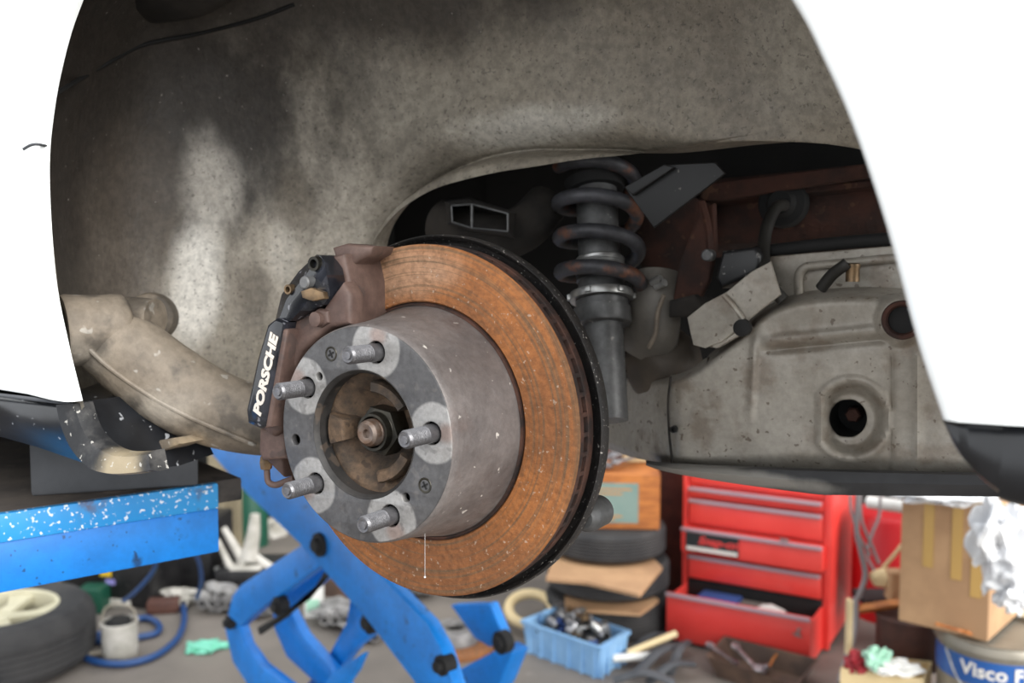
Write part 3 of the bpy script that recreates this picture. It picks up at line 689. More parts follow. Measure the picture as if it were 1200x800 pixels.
# --- big heat shield pan
top = [(700, 432), (716, 432), (745, 438), (790, 440), (815, 430), (842, 408), (870, 385), (893, 360), (915, 346), (950, 336), (1000, 332), (1050, 333), (1130, 338), (1200, 345)]
bot_ = [(700, 520), (716, 526), (745, 536), (775, 541), (815, 546), (842, 547), (870, 549), (893, 550), (915, 551), (950, 552), (1000, 554), (1050, 556), (1130, 559), (1200, 562)]
NX, NY = 220, 100
tt = cat_([(a, b, 0) for a, b in top], NX); bb = cat_([(a, b, 0) for a, b in bot_], NX)
def sstep(a, b, x):
    x = max(0, min(1, (x - a) / (b - a))); return x * x * (3 - 2 * x)
def pan_t(x, y, v):
    t = .325
    t += .07 * sstep(.12, 0, v) ** 2 * (1 if x > 830 else .5)                     # rolled top edge
    t += .03 * sstep(800, 760, x) + .10 * sstep(790, 690, x) ** 1.5                                   # left end turns away
    t += .012 * sstep(.9, 1.0, v)
    # step of the left sleeve (overlap seam near x=785)
    t += .004 * sstep(788, 784, x)
    # raised rib with a groove
    yr = 405 - .10 * (x - 900)
    t += -.004 * math.exp(-((y - yr + 6) / 6) ** 2) * sstep(880, 920, x) * sstep(1070, 1040, x) + .005 * math.exp(-((y - yr - 6) / 5) ** 2) * sstep(880, 920, x) * sstep(1070, 1040, x)
    # vertical ribs at right
    t += .003 * math.exp(-((x - 1045) / 4) ** 2) * sstep(400, 420, y) - .0035 * math.exp(-((x - 1075) / 5) ** 2) * sstep(400, 420, y)
    t += -.002 * math.exp(-((x - 885 + .05 * (y - 400)) / 4) ** 2) * sstep(390, 405, y) * sstep(500, 470, y)
    # dimple with flat left side
    dx, dy = (x - 1000), (y - 492); d = math.hypot(dx, dy)
    dl = max(math.hypot(x - 998, (y - 491) * .95) - 41, (965 - x))
    t += .017 * sstep(3, -14, dl)
    t -= .003 * math.exp(-((dl - 4) / 3.5) ** 2)
    # boss round the bolt tube
    d = math.hypot(x - 1057, y - 374); t -= .010 * sstep(34, 22, d)
    return t
bm = bmesh.new(); G = []
hole_c = (993, 490)
for i in range(NX):
    col = []
    for j in range(NY):
        v = j / (NY - 1); x = tt[i].x + (bb[i].x - tt[i].x) * v; y = tt[i].y + (bb[i].y - tt[i].y) * v
        col.append((x, y, pan_t(x, y, v)))
    G.append(col)
V = [[bm.verts.new(L(x, y, t=t + nz.noise(Vector((x * .01, y * .013, 0))) * .004)) for x, y, t in col] for col in G]
def inhole(x, y): return math.hypot(x - hole_c[0], y - hole_c[1]) < 22
for i in range(NX - 1):
    for j in range(NY - 1):
        xs = sum(G[a][b][0] for a in (i, i + 1) for b in (j, j + 1)) / 4; ys = sum(G[a][b][1] for a in (i, i + 1) for b in (j, j + 1)) / 4
        if inhole(xs, ys): continue
        bm.faces.new((V[i][j], V[i + 1][j], V[i + 1][j + 1], V[i][j + 1]))
# snap ragged hole border onto the circle
for i in range(NX):
    for j in range(NY):
        x, y, t = G[i][j]; d = math.hypot(x - hole_c[0], y - hole_c[1])
        v = V[i][j]
        if v.is_valid and v.link_faces and len(v.link_faces) < 4 and 15 < d < 32 and 0 < i < NX - 1 and 0 < j < NY - 1:
            k = 23.0 / d; v.co = L(hole_c[0] + (x - hole_c[0]) * k, hole_c[1] + (y - hole_c[1]) * k, t=t)
bmesh.ops.delete(bm, geom=[v for v in bm.verts if not v.link_faces], context='VERTS')
pan = finish('heat_shield', bm, 'shield_metal', car, smooth=60)
mo = pan.modifiers.new('thickness', 'SOLIDIFY'); mo.thickness = .0015
bm = bmesh.new(); M = frame(L(993, 490, t=.343), (0, 1, 0)); lathe(bm, [(.0195, 0), (.0185, .012), (.018, .045), (0, .045)], M, 32); acc = finish('shield_access_hole', bm, 'matte_black', pan)
bm = bmesh.new(); lathe(bm, [(0, .022), (.006, .022), (.0075, .025), (.0075, .045)], M, 6); finish('recessed_bolt', bm, 'rust', pan, smooth=0)
bm = bmesh.new(); M = frame(L(1057, 375, t=.305), (0, 1, 0)); lathe(bm, [(.0115, .002), (.0130, -.003), (.0155, -.004), (.0168, 0), (.0168, .03)], M, 32, mi=0); lathe(bm, [(.0125, 0), (.0115, .004), (0, .004)], M, 24, mi=1)
finish('tube_collar', bm, ['rust', 'matte_black'], pan)
screwhead(789, 503, .322, .0035, .001, 'matte_black', 'rivet_hole', hole=True, par=pan)
# seam lip of the left sleeve
bm = bmesh.new(); tube(bm, [L(x, y, t=.326) for x, y in [(786, 441), (783, 470), (784, 505), (788, 543)]], .0012, seg=6, n=20); finish('sleeve_seam', bm, 'soot', pan)
# black rubber edge under the pan
bm = bmesh.new(); rows = []
for k in range(40):
    f = k / 39; x = 757 + (1210 - 757) * f; yt = 540 + 16 * f ** .6; yb = 545 + 33 * min(1, (f * 2.2)) ** .7 + 4 * f
    rows.append([L(x, yt - 1, t=.318), L(x, yt + 2, t=.305), L(x, (yt + yb) / 2, t=.300), L(x, yb, t=.306), L(x, yb, t=.36), L(x, yt, t=.36)])
loft(bm, rows, closed=True, caps=True)
mat('dusty_rubber', hx(40, 40, 42), hx(56, 56, 58), rough=.6, scale=14, blobs=[(tuple(L(865, 560, t=.303)), (.075, .03, .008), hx(150, 147, 140), .8, .4)])
finish('shield_skirt', bm, 'dusty_rubber', car, smooth=50)
# upper shield flange behind pan, with raised rectangle
cpart('upper_heat_shield', [(890, 305), (903, 300), (1046, 288), (1130, 284), (1130, 345), (905, 365), (880, 330)], .375, .006, .0015, 'shield_metal', par=car)
bm = bmesh.new(); tube(bm, [L(*q, t=.372) for q in [(937, 350), (936, 325), (943, 314), (960, 311), (1046, 303), (1120, 298)]], .0045, seg=10, n=40); finish('shield_bead', bm, 'shield_metal', car)
bm = bmesh.new(); tube(bm, [L(*q, t=.38) for q in [(885, 296), (960, 287), (1045, 280), (1120, 276)]], .0065, seg=10, n=20); finish('shield_gasket', bm, 'matte_black', car)
# shield tab bent out at left
cpart('shield_tab', [(805, 372), (826, 355), (851, 342), (880, 318), (903, 306), (915, 345), (893, 362), (866, 384), (846, 400), (826, 408), (812, 404)], .315, .004, .0012, 'shield_metal', par=car)
bm = bmesh.new(); tube(bm, [L(848, 346, t=.313), L(858, 357, t=.312), L(871, 374, t=.313)], .0028, seg=8, n=10); finish('tab_crease', bm, 'shield_metal', car)
cpart('tab_foot', [(820, 405), (850, 396), (873, 380), (881, 384), (868, 392), (840, 408)], .318, .012, .002, 'shield_metal', par=car)
screwhead(870, 384, .306, .008, .004, 'matte_black', 'tab_fastener', par=car)
# grommet and hoses
bm = bmesh.new(); M = frame(L(917, 238, t=.452), (0, -1, 0)); lathe(bm, [(0, .012), (.012, .012), (.016, .006), (.024, .004), (.026, 0), (.026, -.01)], M, 32); finish('hose_grommet', bm, 'matte_black', car)
bm = bmesh.new(); tube(bm, [L(*q) for q in [(919, 240, .44), (910, 243, .415), (900, 262, .39), (895, 290, .37), (897, 320, .345), (906, 338, .33), (918, 352, .33)]], .0062, seg=14, n=40); mat('hose_dark', hx(34, 32, 29), hx(48, 46, 42), rough=.6, scale=20)
finish('breather_hose', bm, 'hose_dark', car)
bm = bmesh.new(); tube(bm, [L(*q) for q in [(962, 338, .35), (975, 322, .345), (988, 312, .34), (993, 308, .34)]], .0055, seg=12, n=20); finish('sensor_lead', bm, 'hose_dark', car)
bm = bmesh.new(); M = frame(L(999, 330, t=.345), (0, 0, 1)); lathe(bm, [(.0062, 0), (.0062, .012), (.0066, .013), (.0066, .016), (.005, .017), (0, .017)], M, 20); finish('sensor_fitting', bm, 'brass', car)

# ============================================================ LIFT
lift = thing('scissor_lift', 'blue scissor lift with scratched platform end and crossed arms under the car', 'car lift')
e0, e1 = Fl(0, 600, HUB.z - .116), Fl(255, 564, HUB.z - .116); ed = (e1 - e0).normalized(); away = Vector((-ed.y, ed.x, 0))
ZT = HUB.z - .116
def lbox(name, a0, a1, d0, d1, z0, z1, m, bev=.003):
    """a along the end edge from its visible right corner, d away from the camera"""
    bm = bmesh.new(); P = [e1 + ed * a + away * d for a, d in ((a0, d0), (a1, d0), (a1, d1), (a0, d1))]
    prism(bm, [Vector((p.x, p.y, z0)) for p in P], (0, 0, z1 - z0), bev=bev); return finish(name, bm, m, lift, smooth=40)
lbox('platform_deck', -.75, .030, .004, 1.5, ZT - .027, ZT, 'lift_deck', .002)
lbox('deck_lip', -.75, -.001, -.003, .006, ZT - .031, ZT - .001, 'lift_blue_worn', .002)
lbox('platform_beam', -.75, .0, .001, 1.45, ZT - .083, ZT - .031, 'lift_blue', .002)
mN = Vector((.756, .655, 0)); pA = Vector((-.364, 2.0, 0))
def zz(q): return (220 + q[0] * .35, 520 + q[1] * .35)
def slab(name, pts, off, th, m, bev=.003):
    p0 = pA + mN * off
    P = [Pl(*zz(q), p0 + Vector((0, 0, CAM_H)), mN) for q in pts]
    return finish(name, prism(bmesh.new(), P, mN * th, bev=bev), m, lift, smooth=40)
slab('lift_arm', [(40, -10), (230, -20), (360, 140), (490, 290), (610, 405), (800, 600), (850, 690), (905, 860), (960, 1010), (820, 1010), (760, 800), (600, 590), (460, 430), (370, 330), (200, 170)], 0, .03, 'lift_blue')
slab('lift_arm', [(385, 335), (462, 392), (330, 490), (230, 560), (175, 612), (133, 572), (150, 505), (180, 470)], .04, .03, 'lift_blue')
slab('lift_arm', [(118, 590), (168, 600), (190, 670), (240, 740), (330, 810), (440, 960), (330, 1000), (215, 830), (150, 730)], .06, .03, 'lift_blue')
slab('lift_arm', [(300, 515), (450, 405), (480, 425), (400, 500), (325, 560)], .12, .03, 'lift_blue')
slab('lift_arm', [(282, 545), (330, 545), (380, 640), (465, 735), (560, 860), (520, 930), (420, 795), (330, 712), (290, 620)], .14, .03, 'lift_blue')
slab('lift_arm', [(545, 510), (605, 545), (640, 600), (600, 650), (560, 680), (500, 760), (400, 900), (350, 860), (452, 740), (530, 600)], .18, .03, 'lift_blue')
slab('lift_arm', [(585, 700), (560, 760), (470, 890), (410, 870), (480, 770)], .10, .02, 'lift_blue')
slab('lift_arm', [(880, 540), (1010, 535), (1060, 655), (1010, 680), (960, 650)], .5, .03, 'lift_blue')
slab('lift_base_bar', [(890, 765), (1050, 680), (1085, 700), (1040, 810), (1000, 870), (860, 900)], .5, .06, 'lift_blue')
for (q, off, r) in [((430, 340), -.012, .042), ((292, 545), .03, .036), ((598, 600), .07, .04), ((1040, 668), .47, .045), ((840, 745), -.01, .03), ((130, 600), .04, .03)]:
    p = Pl(*zz(q), pA + mN * off + Vector((0, 0, CAM_H)), mN); bm = bmesh.new()
    lathe(bm, [(0, -.008), (r * .35, -.008), (r * .4, -.004), (r * .4, .002), (r*.65, .003), (r*.65, .03), (0, .03)], frame(p, mN), 24); finish('pivot_pin', bm, 'matte_black', lift, smooth=35)
slab('arm_inner_flange', [(400, 520), (455, 430), (470, 440), (330, 580), (240, 640), (232, 615)], .03, .008, 'matte_black', .001)
# rubber pad under the sill
bl = Pl(37, 582, Vector((0, 0, ZT)), Vector((0, 0, 1))); br = Pl(232, 569, Vector((0, 0, ZT)), Vector((0, 0, 1)))
dv = (br - bl); dn = Vector((-dv.y, dv.x, 0)).normalized()
bm = bmesh.new(); zu = HUB.z - .036
prism(bm, [bl, br, br + dn * .12, bl + dn * .12], (0, 0, zu - ZT), bev=.004)
tag(finish('jack_pad', bm, 'rubber', smooth=40), 'dark grey rubber block standing on the blue platform under the sill', 'rubber block')

# ============================================================ BACKGROUND ON THE FLOOR
# --- red tool cabinet (parallel to the car)
W2 = .553; pr = Fl(971, 765); cab0 = pr - U * W2
cab = thing('tool_cabinet', 'red steel tool cabinet with grey drawer trims, its bottom drawer pulled open', 'cabinet', cab0, YAW)
bm = bmesh.new(); box(bm, (W2 / 2, .235, .42), (W2, .45, .8), bev=.006); finish('body', bm, 'red_paint', cab)
bx('corner_post', (W2 - .012, .006, .4), (.026, .02, .78), 'red_paint', cab); bx('corner_post', (.010, .006, .4), (.02, .02, .78), 'red_paint', cab)
def drawer(z1, z0, pro, x0=.03, x1=W2 - .03, tall=False, key=False):
    w = x1 - x0; bm = bmesh.new()
    if not tall: box(bm, ((x0 + x1) / 2, -pro / 2 - .006, (z0 + z1) / 2), (w, pro + .012, z1 - z0), bev=.003)
    else:
        yf = -pro
        box(bm, ((x0 + x1) / 2, yf, (z0 + z1) / 2), (w, .014, z1 - z0), bev=.003)
        for x in (x0 + .006, x1 - .006): box(bm, (x, yf / 2, (z0 + z1) / 2 - .01), (.006, pro, z1 - z0 - .02))
        box(bm, ((x0 + x1) / 2, yf / 2, z0 + .02), (w - .01, pro, .006))
    d = finish('drawer', bm, 'red_paint', cab)
    bx('drawer_trim', ((x0 + x1) / 2, -pro - .016, z1 - .004), (w, .012, .013), 'trim_grey', d, bev=.002)
    return d
drawer(.632, .562, .0); drawer(.546, .515, .012); drawer(.499, .412, .006)
d3 = drawer(.392, .300, .03, x0=.008, x1=W2 - .02); drawer(.282, .196, .006)
d5 = drawer(.186, .012, .19, x0=.012, x1=W2 - .02, tall=True)
bx('dark_interior', (W2 / 2, -.004, .14), (W2 - .05, .006, .10), 'matte_black', cab)
bx('drawer_latch', (.40, -.05, .402), (.03, .01, .008), 'bright_metal', d3)
# cast keyhole latch
bm = bmesh.new(); prism(bm, [(.472, -.2, .125), (.49, -.2, .13), (.505, -.2, .15), (.49, -.2, .145), (.505, -.2, .115), (.485, -.2, .118)], (0, -.004, 0)); finish('lock_plate', bm, 'bright_metal', d5, smooth=0)
# sticker on third drawer
bx('sticker', (.13, -.0445, .344), (.205, .002, .074), 'sticker_black', d3, bev=.0)
bm = text_mesh('Snap-on', .042, .0008, shear=.3, sx=1.15, off=.0012); bmesh.ops.transform(bm, matrix=Matrix.Translation((.155, -.0465, .352)) @ Matrix.Rotation(pi / 2, 4, 'X'), verts=bm.verts); finish('sticker_lettering', bm, 'sticker_red', d3, smooth=0)
bm = bmesh.new()
box(bm, (.13, -.0458, .319), (.196, .001, .014))
for k in range(9): box(bm, (.045 + k * .02, -.046, .358 + .004 * (k % 2)), (.0, .0, .0)) if False else None
finish('sticker_white_band', bm, 'sticker_white', d3, smooth=0)
# contents of the open drawer
def ontop(name, label, catn, bm, m, sm=40, group=None): return tag(finish(name, bm, m, smooth=sm), label, catn, group)
def cp_(x, y, z): return cab0 + U * x + N * y + Vector((0, 0, z))
CM = Matrix.Translation(cab0) @ Matrix.Rotation(YAW, 4, 'Z')
bm = bmesh.new(); box(bm, (.17, -.09, .135), (.15, .14, .05), bev=.006, M=CM); ontop('blue_case', 'blue case lying in the open red drawer', 'case', bm, 'blue_cloth')
bm = bmesh.new(); box(bm, (.30, -.10, .13), (.10, .13, .05), bev=.006, M=CM); ontop('grey_case', 'grey case beside the blue one in the open red drawer', 'case', bm, 'grey_cloth')
bm = bmesh.new(); lump(bm, cp_(.375, -.12, .135), (.05, .035, .045), seed=4, amp=.5); ontop('crumpled_paper', 'crumpled white paper in the open red drawer', 'paper', bm, 'white_plastic')

# --- metal drip tray with wrench in front of the cabinet
def flF(pts, h=0.0): return [Fl(x, y, h) for x, y in pts]
tr = thing('drip_tray', 'shallow brown metal tray below the open drawer', 'tray', (0, 0, 0))
t4 = flF([(828, 786), (932, 822), (958, 790), (850, 762)], 0.02)
c0 = sum(t4, Vector()) / 4; tr.location = (c0.x, c0.y, 0)
bm = bmesh.new(); T_ = [p - c0 for p in t4]
inn = [p * .80 for p in T_]
loft(bm, [[p * .78 + Vector((0, 0, .0)) for p in T_], [p + Vector((0, 0, .07)) for p in T_], [p * 1.03 + Vector((0, 0, .072)) for p in T_], [p * .97 + Vector((0, 0, .07)) for p in T_], [p * .76 + Vector((0, 0, .008)) for p in T_]], closed=True, caps=True)
finish('pan', bm, 'rusty_tray', tr, smooth=30, normals=True)
def wrench(name, a, b, r, label, m='scrap_metal', group=None, catn='wrench', tilt=.0):
    bm = bmesh.new(); d = (b - a); ln = d.length; M = frame(a, d)
    tube(bm, [a, a.lerp(b, .5), b], (lambda q: (r, r * .5)), seg=8)
    lathe(bm, [(r * .8, -r * .6), (r * 1.9, -r * .5), (r * 1.9, r * .5), (r * .8, r * .6), (r * .8, -r * .6)], frame(a, Vector((.1, -.3, 1))), 14)
    lathe(bm, [(r * .6, -r * .5), (r * 1.5, -r * .4), (r * 1.5, r * .4), (r * .6, r * .5), (r * .6, -r * .5)], frame(b, Vector((.1, -.3, 1))), 14)
    return tag(finish(name, bm, m, smooth=35), label, catn, group)
wrench('wrench', Fl(862, 757, .10), Fl(888, 784, .08), .008, 'bright steel spanner lying across the brown tray')
wrench('spanner', Fl(832, 756, .09), Fl(862, 776, .05), .008, 'dull steel spanner at the left end of the brown tray')
bm = bmesh.new(); tube(bm, [Fl(913, 763, .06), Fl(906, 772, .05), Fl(902, 780, .05)], .004, seg=8); ontop('orange_stick', 'thin orange stick standing in the brown tray', 'stick', bm, 'wood_orange')
bm = bmesh.new()
for k in range(8): lump(bm, Fl(893 + random.uniform(-8, 14), 784 + random.uniform(-4, 4), .03), (.014, .012, .01), seed=k, sub=1)
tag(ontop('loose_nuts', 'small heap of dark nuts and clips inside the brown tray', 'hardware', bm, 'scrap_metal'), kind='stuff')

# --- blue crate of bolts
cr4 = flF([(613, 763), (703, 797), (736, 776), (655, 745)])
c0 = sum(cr4, Vector()) / 4; crate = thing('plastic_crate', 'light blue plastic crate full of metal parts', 'crate', (c0.x, c0.y, 0))
K = [p - c0 for p in cr4]; H = .115; bm = bmesh.new()
loft(bm, [[p * .93 for p in K], [p * 1.0 + Vector((0, 0, H - .012)) for p in K], [p * 1.05 + Vector((0, 0, H - .012)) for p in K], [p * 1.05 + Vector((0, 0, H)) for p in K], [p * .95 + Vector((0, 0, H)) for p in K], [p * .88 + Vector((0, 0, .01)) for p in K]], closed=True, caps=True)
finish('crate_shell', bm, 'crate_blue', crate, smooth=30)
for (i, fs) in ((0, (.06, .22, .40, .6, .78, .94)), (1, (.08, .3, .7, .92))):
    for f in fs:
        a, b = K[i], K[i + 1]; p = a.lerp(b, f); o_ = Vector((0, 0, 0)) - (a + b) / 2; o_.normalize(); dd_ = (b - a).normalized()
        bm = bmesh.new(); P = [p * .965 + dd_ * .006 - o_ * .006, p * .965 - dd_ * .006 - o_ * .006, p * .94 - dd_ * .006, p * .94 + dd_ * .006]
        prism(bm, P, (0, 0, H - .014)); finish('crate_rib', bm, 'crate_blue', crate, smooth=0)
base_c = Vector((c0.x, c0.y, 0)); ex = (K[1] - K[0]).normalized(); ey = (K[2] - K[1]).normalized()
def incr(a, b, h): return base_c + (K[1] - K[0]) * a * .5 + (K[2] - K[1]) * b * .5 + Vector((0, 0, h))
mcol = ['scrap_metal', 'bright_metal', 'scrap_metal', 'matte_black', 'brass', 'blue_cloth', 'bright_metal']
nmz = 0
for k in range(54):
    a, b = random.uniform(-.62, .72), random.uniform(-.68, .68)
    hh = .02 + .055 * (1 - abs(b)) * (1 - abs(a - .1))
    if k % 3 == 0:
        bm = bmesh.new(); r = random.uniform(.012, .018); lathe(bm, [(0, -.02), (r * .8, -.02), (r, -.015), (r, .02), (r * .6, .022), (r * .55, .0), (0, 0)], frame(incr(a, b, .09 + random.uniform(0, hh)), Vector((random.uniform(-1, 1), random.uniform(-1, 1), .6))), 12)
        ontop('socket', 'small steel socket among the heap in the light blue crate', 'socket', bm, mcol[k % 7], group='sockets heaped in the blue crate')
    else:
        bm = bmesh.new(); p = incr(a, b, .09 + random.uniform(0, hh)); d = Vector((random.uniform(-1, 1), random.uniform(-1, 1), random.uniform(-.1, .5))).normalized()
        tube(bm, [p, p + d * random.uniform(.02, .04)], .006, seg=8); lathe(bm, [(0, -.004), (.011, -.004), (.011, .004), (0, .004)], frame(p, d), 6)
        ontop('bolt', 'loose bolt among the heap in the light blue crate', 'bolt', bm, mcol[k % 7], group='bolts heaped in the blue crate', sm=30)
bm = bmesh.new(); box(bm, incr(-.05, 0, .05), (.02, .02, .02)); bm.free()
bm = bmesh.new(); P = [base_c + p * .86 for p in K]; prism(bm, [Vector((p.x, p.y, .012)) for p in P], (0, 0, .068)); tag(ontop('crate_fill', 'small mixed hardware filling the light blue crate', 'hardware', bm, 'dull_alloy', sm=0), kind='stuff')
wrench('ratchet', incr(-.25, -.1, .12), incr(.05, .25, .165), .010, 'bright ratchet handle sticking up from the blue crate', 'bright_metal', catn='ratchet')
wrench('combination_wrench', Fl(655, 708, .16), Fl(668, 728, .15), .010, 'steel spanner leaning on the back rim of the blue crate', 'scrap_metal')
bm = bmesh.new(); p = incr(-.8, .1, .1); box(bm, p, (.07, .015, .09), rot=Matrix.Rotation(.6, 3, 'Z') @ Matrix.Rotation(.5, 3, 'X'), bev=.004); ontop('blue_sheet', 'pale blue plastic sheet standing in the left end of the crate', 'sheet', bm, 'crate_blue')
bm = bmesh.new(); tube(bm, [Fl(718, 771, .04), Fl(765, 768, .04)], .014, seg=14); ontop('white_pipe', 'short white plastic pipe lying beside the blue crate', 'pipe', bm, 'white_plastic')

# --- stack of black reels with cardboard between, wooden box on top
RC = Fl(722, 752); RC.y += .22
def reel(z0, h, r, dx, name, label):
    bm = bmesh.new(); prof = [(r * .5, 0), (r * .96, 0), (r, .01)]
    n = 7
    for k in range(n): prof += [(r + .003, .01 + (h - .02) * (k + .3) / n), (r - .001, .01 + (h - .02) * (k + .9) / n)]
    prof += [(r * .96, h), (r * .5, h), (r * .5, 0)]
    lathe(bm, prof, Matrix.Translation((RC.x + dx, RC.y, z0)), 56); return tag(finish(name, bm, 'tyre', smooth=30), label, 'tyre')
zs = [0, .135, .285]
reel(.0, .125, .24, -.01, 'slick_tyre', 'black tyre lying flat at the bottom of the stack behind the blue crate')
reel(.152, .112, .235, -.01, 'slick_tyre', 'middle black tyre in the stack, under the bent cardboard')
reel(.292, .105, .222, -.012, 'slick_tyre', 'top black tyre of the stack, under the wooden box')
def card(cz, pts, name, label, sag=.0):
    bm = bmesh.new(); P = [Vector((p.x, p.y, cz + (sag if i in (1,) else 0))) for i, p in enumerate(pts)]
    prism(bm, P, (0, 0, .012)); return tag(finish(name, bm, 'cardboard', smooth=0), label, 'cardboard')
card(.266, flF([(640, 679), (686, 683), (750, 698), (776, 666), (760, 650), (650, 650)], .272), 'cardboard_sheet', 'upper folded brown cardboard sheet between the stacked black tyres', 0)
card(.127, flF([(662, 714), (750, 720), (772, 704), (750, 690), (662, 696)], .133), 'cardboard_sheet', 'lower brown cardboard sheet between the stacked black tyres')
wb = thing('wooden_box', 'orange wooden box with a pale green label, on top of the tyre stack', 'box', (RC.x - .03, RC.y, .40), -.09)
Zb = (RC.y - .1)
bm = bmesh.new(); x0b, x1b = -.21, .16
box(bm, (0, -.0, .105), (.42, .26, .21), bev=.004); finish('box_body', bm, 'wood_orange', wb, smooth=0)
bx('printed_label', (-.035, -.131, .10), (.33, .004, .15), 'label_teal', wb, bev=0)
for k, (w, z) in enumerate(((.15, .152), (.10, .135), (.12, .05), (.09, .04))): bx('label_line', (.03 - k * .01, -.134, z), (w, .001, .006), 'label_print', wb, bev=0)
for k in range(6):
    a = Vector((RC.x - .14 + .03 * k, RC.y - .12 + .01 * k, .622 + .010 * (k % 3))); b = a + Vector((.10 + .02 * k, .14, .02 + .004 * (k % 2)))
    wrench('spanner', a, b, .009, ['leftmost', 'second from the left', 'third from the left', 'fourth from the left', 'fifth from the left', 'rightmost'][k] + ' steel spanner in the row lying on the wooden box', group='spanners on the wooden box')
bm = bmesh.new(); box(bm, (RC.x + .11, RC.y + .09, .64), (.1, .06, .05), bev=.003); ontop('brown_carton', 'small flat brown carton lying behind the spanners on the wooden box', 'carton', bm, 'cardboard_pale', sm=0)
# ring of hose left of the stack
bm = bmesh.new(); pts = []
cc = Fl(622, 722, .04)
for k in range(33): a = k / 32 * 2 * pi; pts.append(cc + Vector((.085 * cos(a), .10 * sin(a), .03 + .05 * sin(a) * .5)))
tube(bm, pts, .02, seg=12, caps=False); ontop('rubber_hose', 'dirty cream hose ring lying behind the blue crate', 'hose', bm, 'cardboard_pale')
# black bits between crate and cabinet
for k, (q0, q1, r) in enumerate([((745, 790), (800, 755), .02), ((760, 800), (812, 778), .018), ((738, 760), (792, 745), .012), ((785, 790), (806, 752), .016), ((720, 797), (790, 800), .022)]):
    bm = bmesh.new(); a, b = Fl(*q0, .03), Fl(*q1, .04); tube(bm, [a, a.lerp(b, .5) + Vector((0, 0, .03)), b], r, seg=10, n=12, flat=.5)
    ontop('rubber_strip', ['long black rubber strip running from the blue crate toward the red drawer', 'second rubber strip, nearer the camera beside the brown tray', 'short rubber strip against the bottom black tyre', 'rubber strip ending under the red drawer front', 'wide flat rubber strip in front of the blue crate corner'][k], 'rubber strip', bm, 'rubber', group='rubber strips by the crate')
bm = bmesh.new(); tube(bm, [Fl(735, 765, .05), Fl(792, 742, .09)], .012, seg=8); ontop('wooden_lath', 'pale wooden lath behind the blue crate leaning to the cabinet', 'lath', bm, 'cardboard_pale')
# dark tall box between stack and cabinet
bm = bmesh.new(); p = Fl(790, 735); box(bm, (p.x + .06, p.y + .75, .35), (.3, .3, .7), bev=.01); ontop('black_cabinet', 'black tall case in the gap between tyre stack and red cabinet', 'case', bm, 'black_plastic')
bm = bmesh.new(); p = Fl(780, 700); box(bm, (p.x - .02, p.y + .08, .45), (.3, .06, .9), bev=.01); ontop('wooden_board', 'dark brown board standing behind the wooden box', 'board', bm, 'brown_board')

# --- right side: carton, pail, small box, red drum, cables
ca = thing('carton', 'tall brown carton with tape strips, standing on the oil pail', 'carton')
Zc = 2.55
q = [(1062, 588), (1150, 600), (1157, 754), (1064, 714)]
A_ = Wp(1160, 600, Zc); B_ = Wp(1157, 754, Zc)
# front-left vertical edge and right edges
dn_ = Vector((-.35, .94, 0)); 
pr_ = Vector((Wp(1157, 752, Zc).x, Wp(1157, 752, Zc).y, 0)); 
dirL = Vector((-.73, .68, 0)).normalized()
zbot = Wp(1157, 752, Zc).z; ztopc = Wp(1150, 586, Zc).z
# find left corner distance so that it lands at px 1063
tl = 0
for k in range(400):
    p = pr_ + dirL * k * .002; 
    if 600 + FPX * p.x / (p.y * cp - (Wp(1157, 752, Zc).z - CAM_H) * -sp_ * -1 if False else p.y) <= 1064: tl = k * .002; break
tl = max(tl, .15)
pl_ = pr_ + dirL * tl; dirR = Vector((dirL.y, -dirL.x, 0)) * 1.0
prr = pr_ + dirR * .32
bm = bmesh.new()
F4 = [pl_, pr_, prr, pl_ + (prr - pr_)]
prism(bm, [Vector((p.x, p.y, zbot)) for p in F4], (0, 0, ztopc - zbot), bev=.002)
bmesh.ops.delete(bm, geom=[f for f in bm.faces if f.normal.z > .9 and f.calc_center_median().z > ztopc - .01], context='FACES_ONLY')
ca.location = (pr_.x, pr_.y, zbot); cbod = finish('carton_walls', bm, 'cardboard', ca, smooth=0, loc=-Vector((pr_.x, pr_.y, zbot)))
mo = cbod.modifiers.new('thickness', 'SOLIDIFY'); mo.thickness = .004
fd = (pl_ - pr_).normalized(); fn = Vector((fd.y, -fd.x, 0)); fn = fn if fn.dot(pr_ - Vector((0, 0, 0))) < 0 else -fn
for f0, f1, z0 in ((.62, .74, .45), (.30, .42, .40), (.08, .2, .30)):
    a = pr_ + fd * tl * f0 + fn * .001; b = pr_ + fd * tl * f1 + fn * .001; zz0 = zbot + (ztopc - zbot) * z0
    bm = bmesh.new(); prism(bm, [Vector((a.x, a.y, zz0)), Vector((b.x, b.y, zz0)), Vector((b.x, b.y, ztopc)), Vector((a.x, a.y, ztopc))], fn * .0008); finish('tape_strip', bm, 'packing_tape', ca, smooth=0, loc=-Vector((pr_.x, pr_.y, zbot)))
bm = bmesh.new(); a, b, d_ = F4[1], F4[2], fn
prism(bm, [Vector((b.x, b.y, ztopc)), Vector((F4[3].x, F4[3].y, ztopc)), Vector((F4[3].x + .12, F4[3].y + .1, ztopc + .06)), Vector((b.x + .12, b.y + .1, ztopc + .06))], (0, 0, .003)); finish('carton_flap', bm, 'cardboard_pale', ca, smooth=0, loc=-Vector((pr_.x, pr_.y, zbot)))
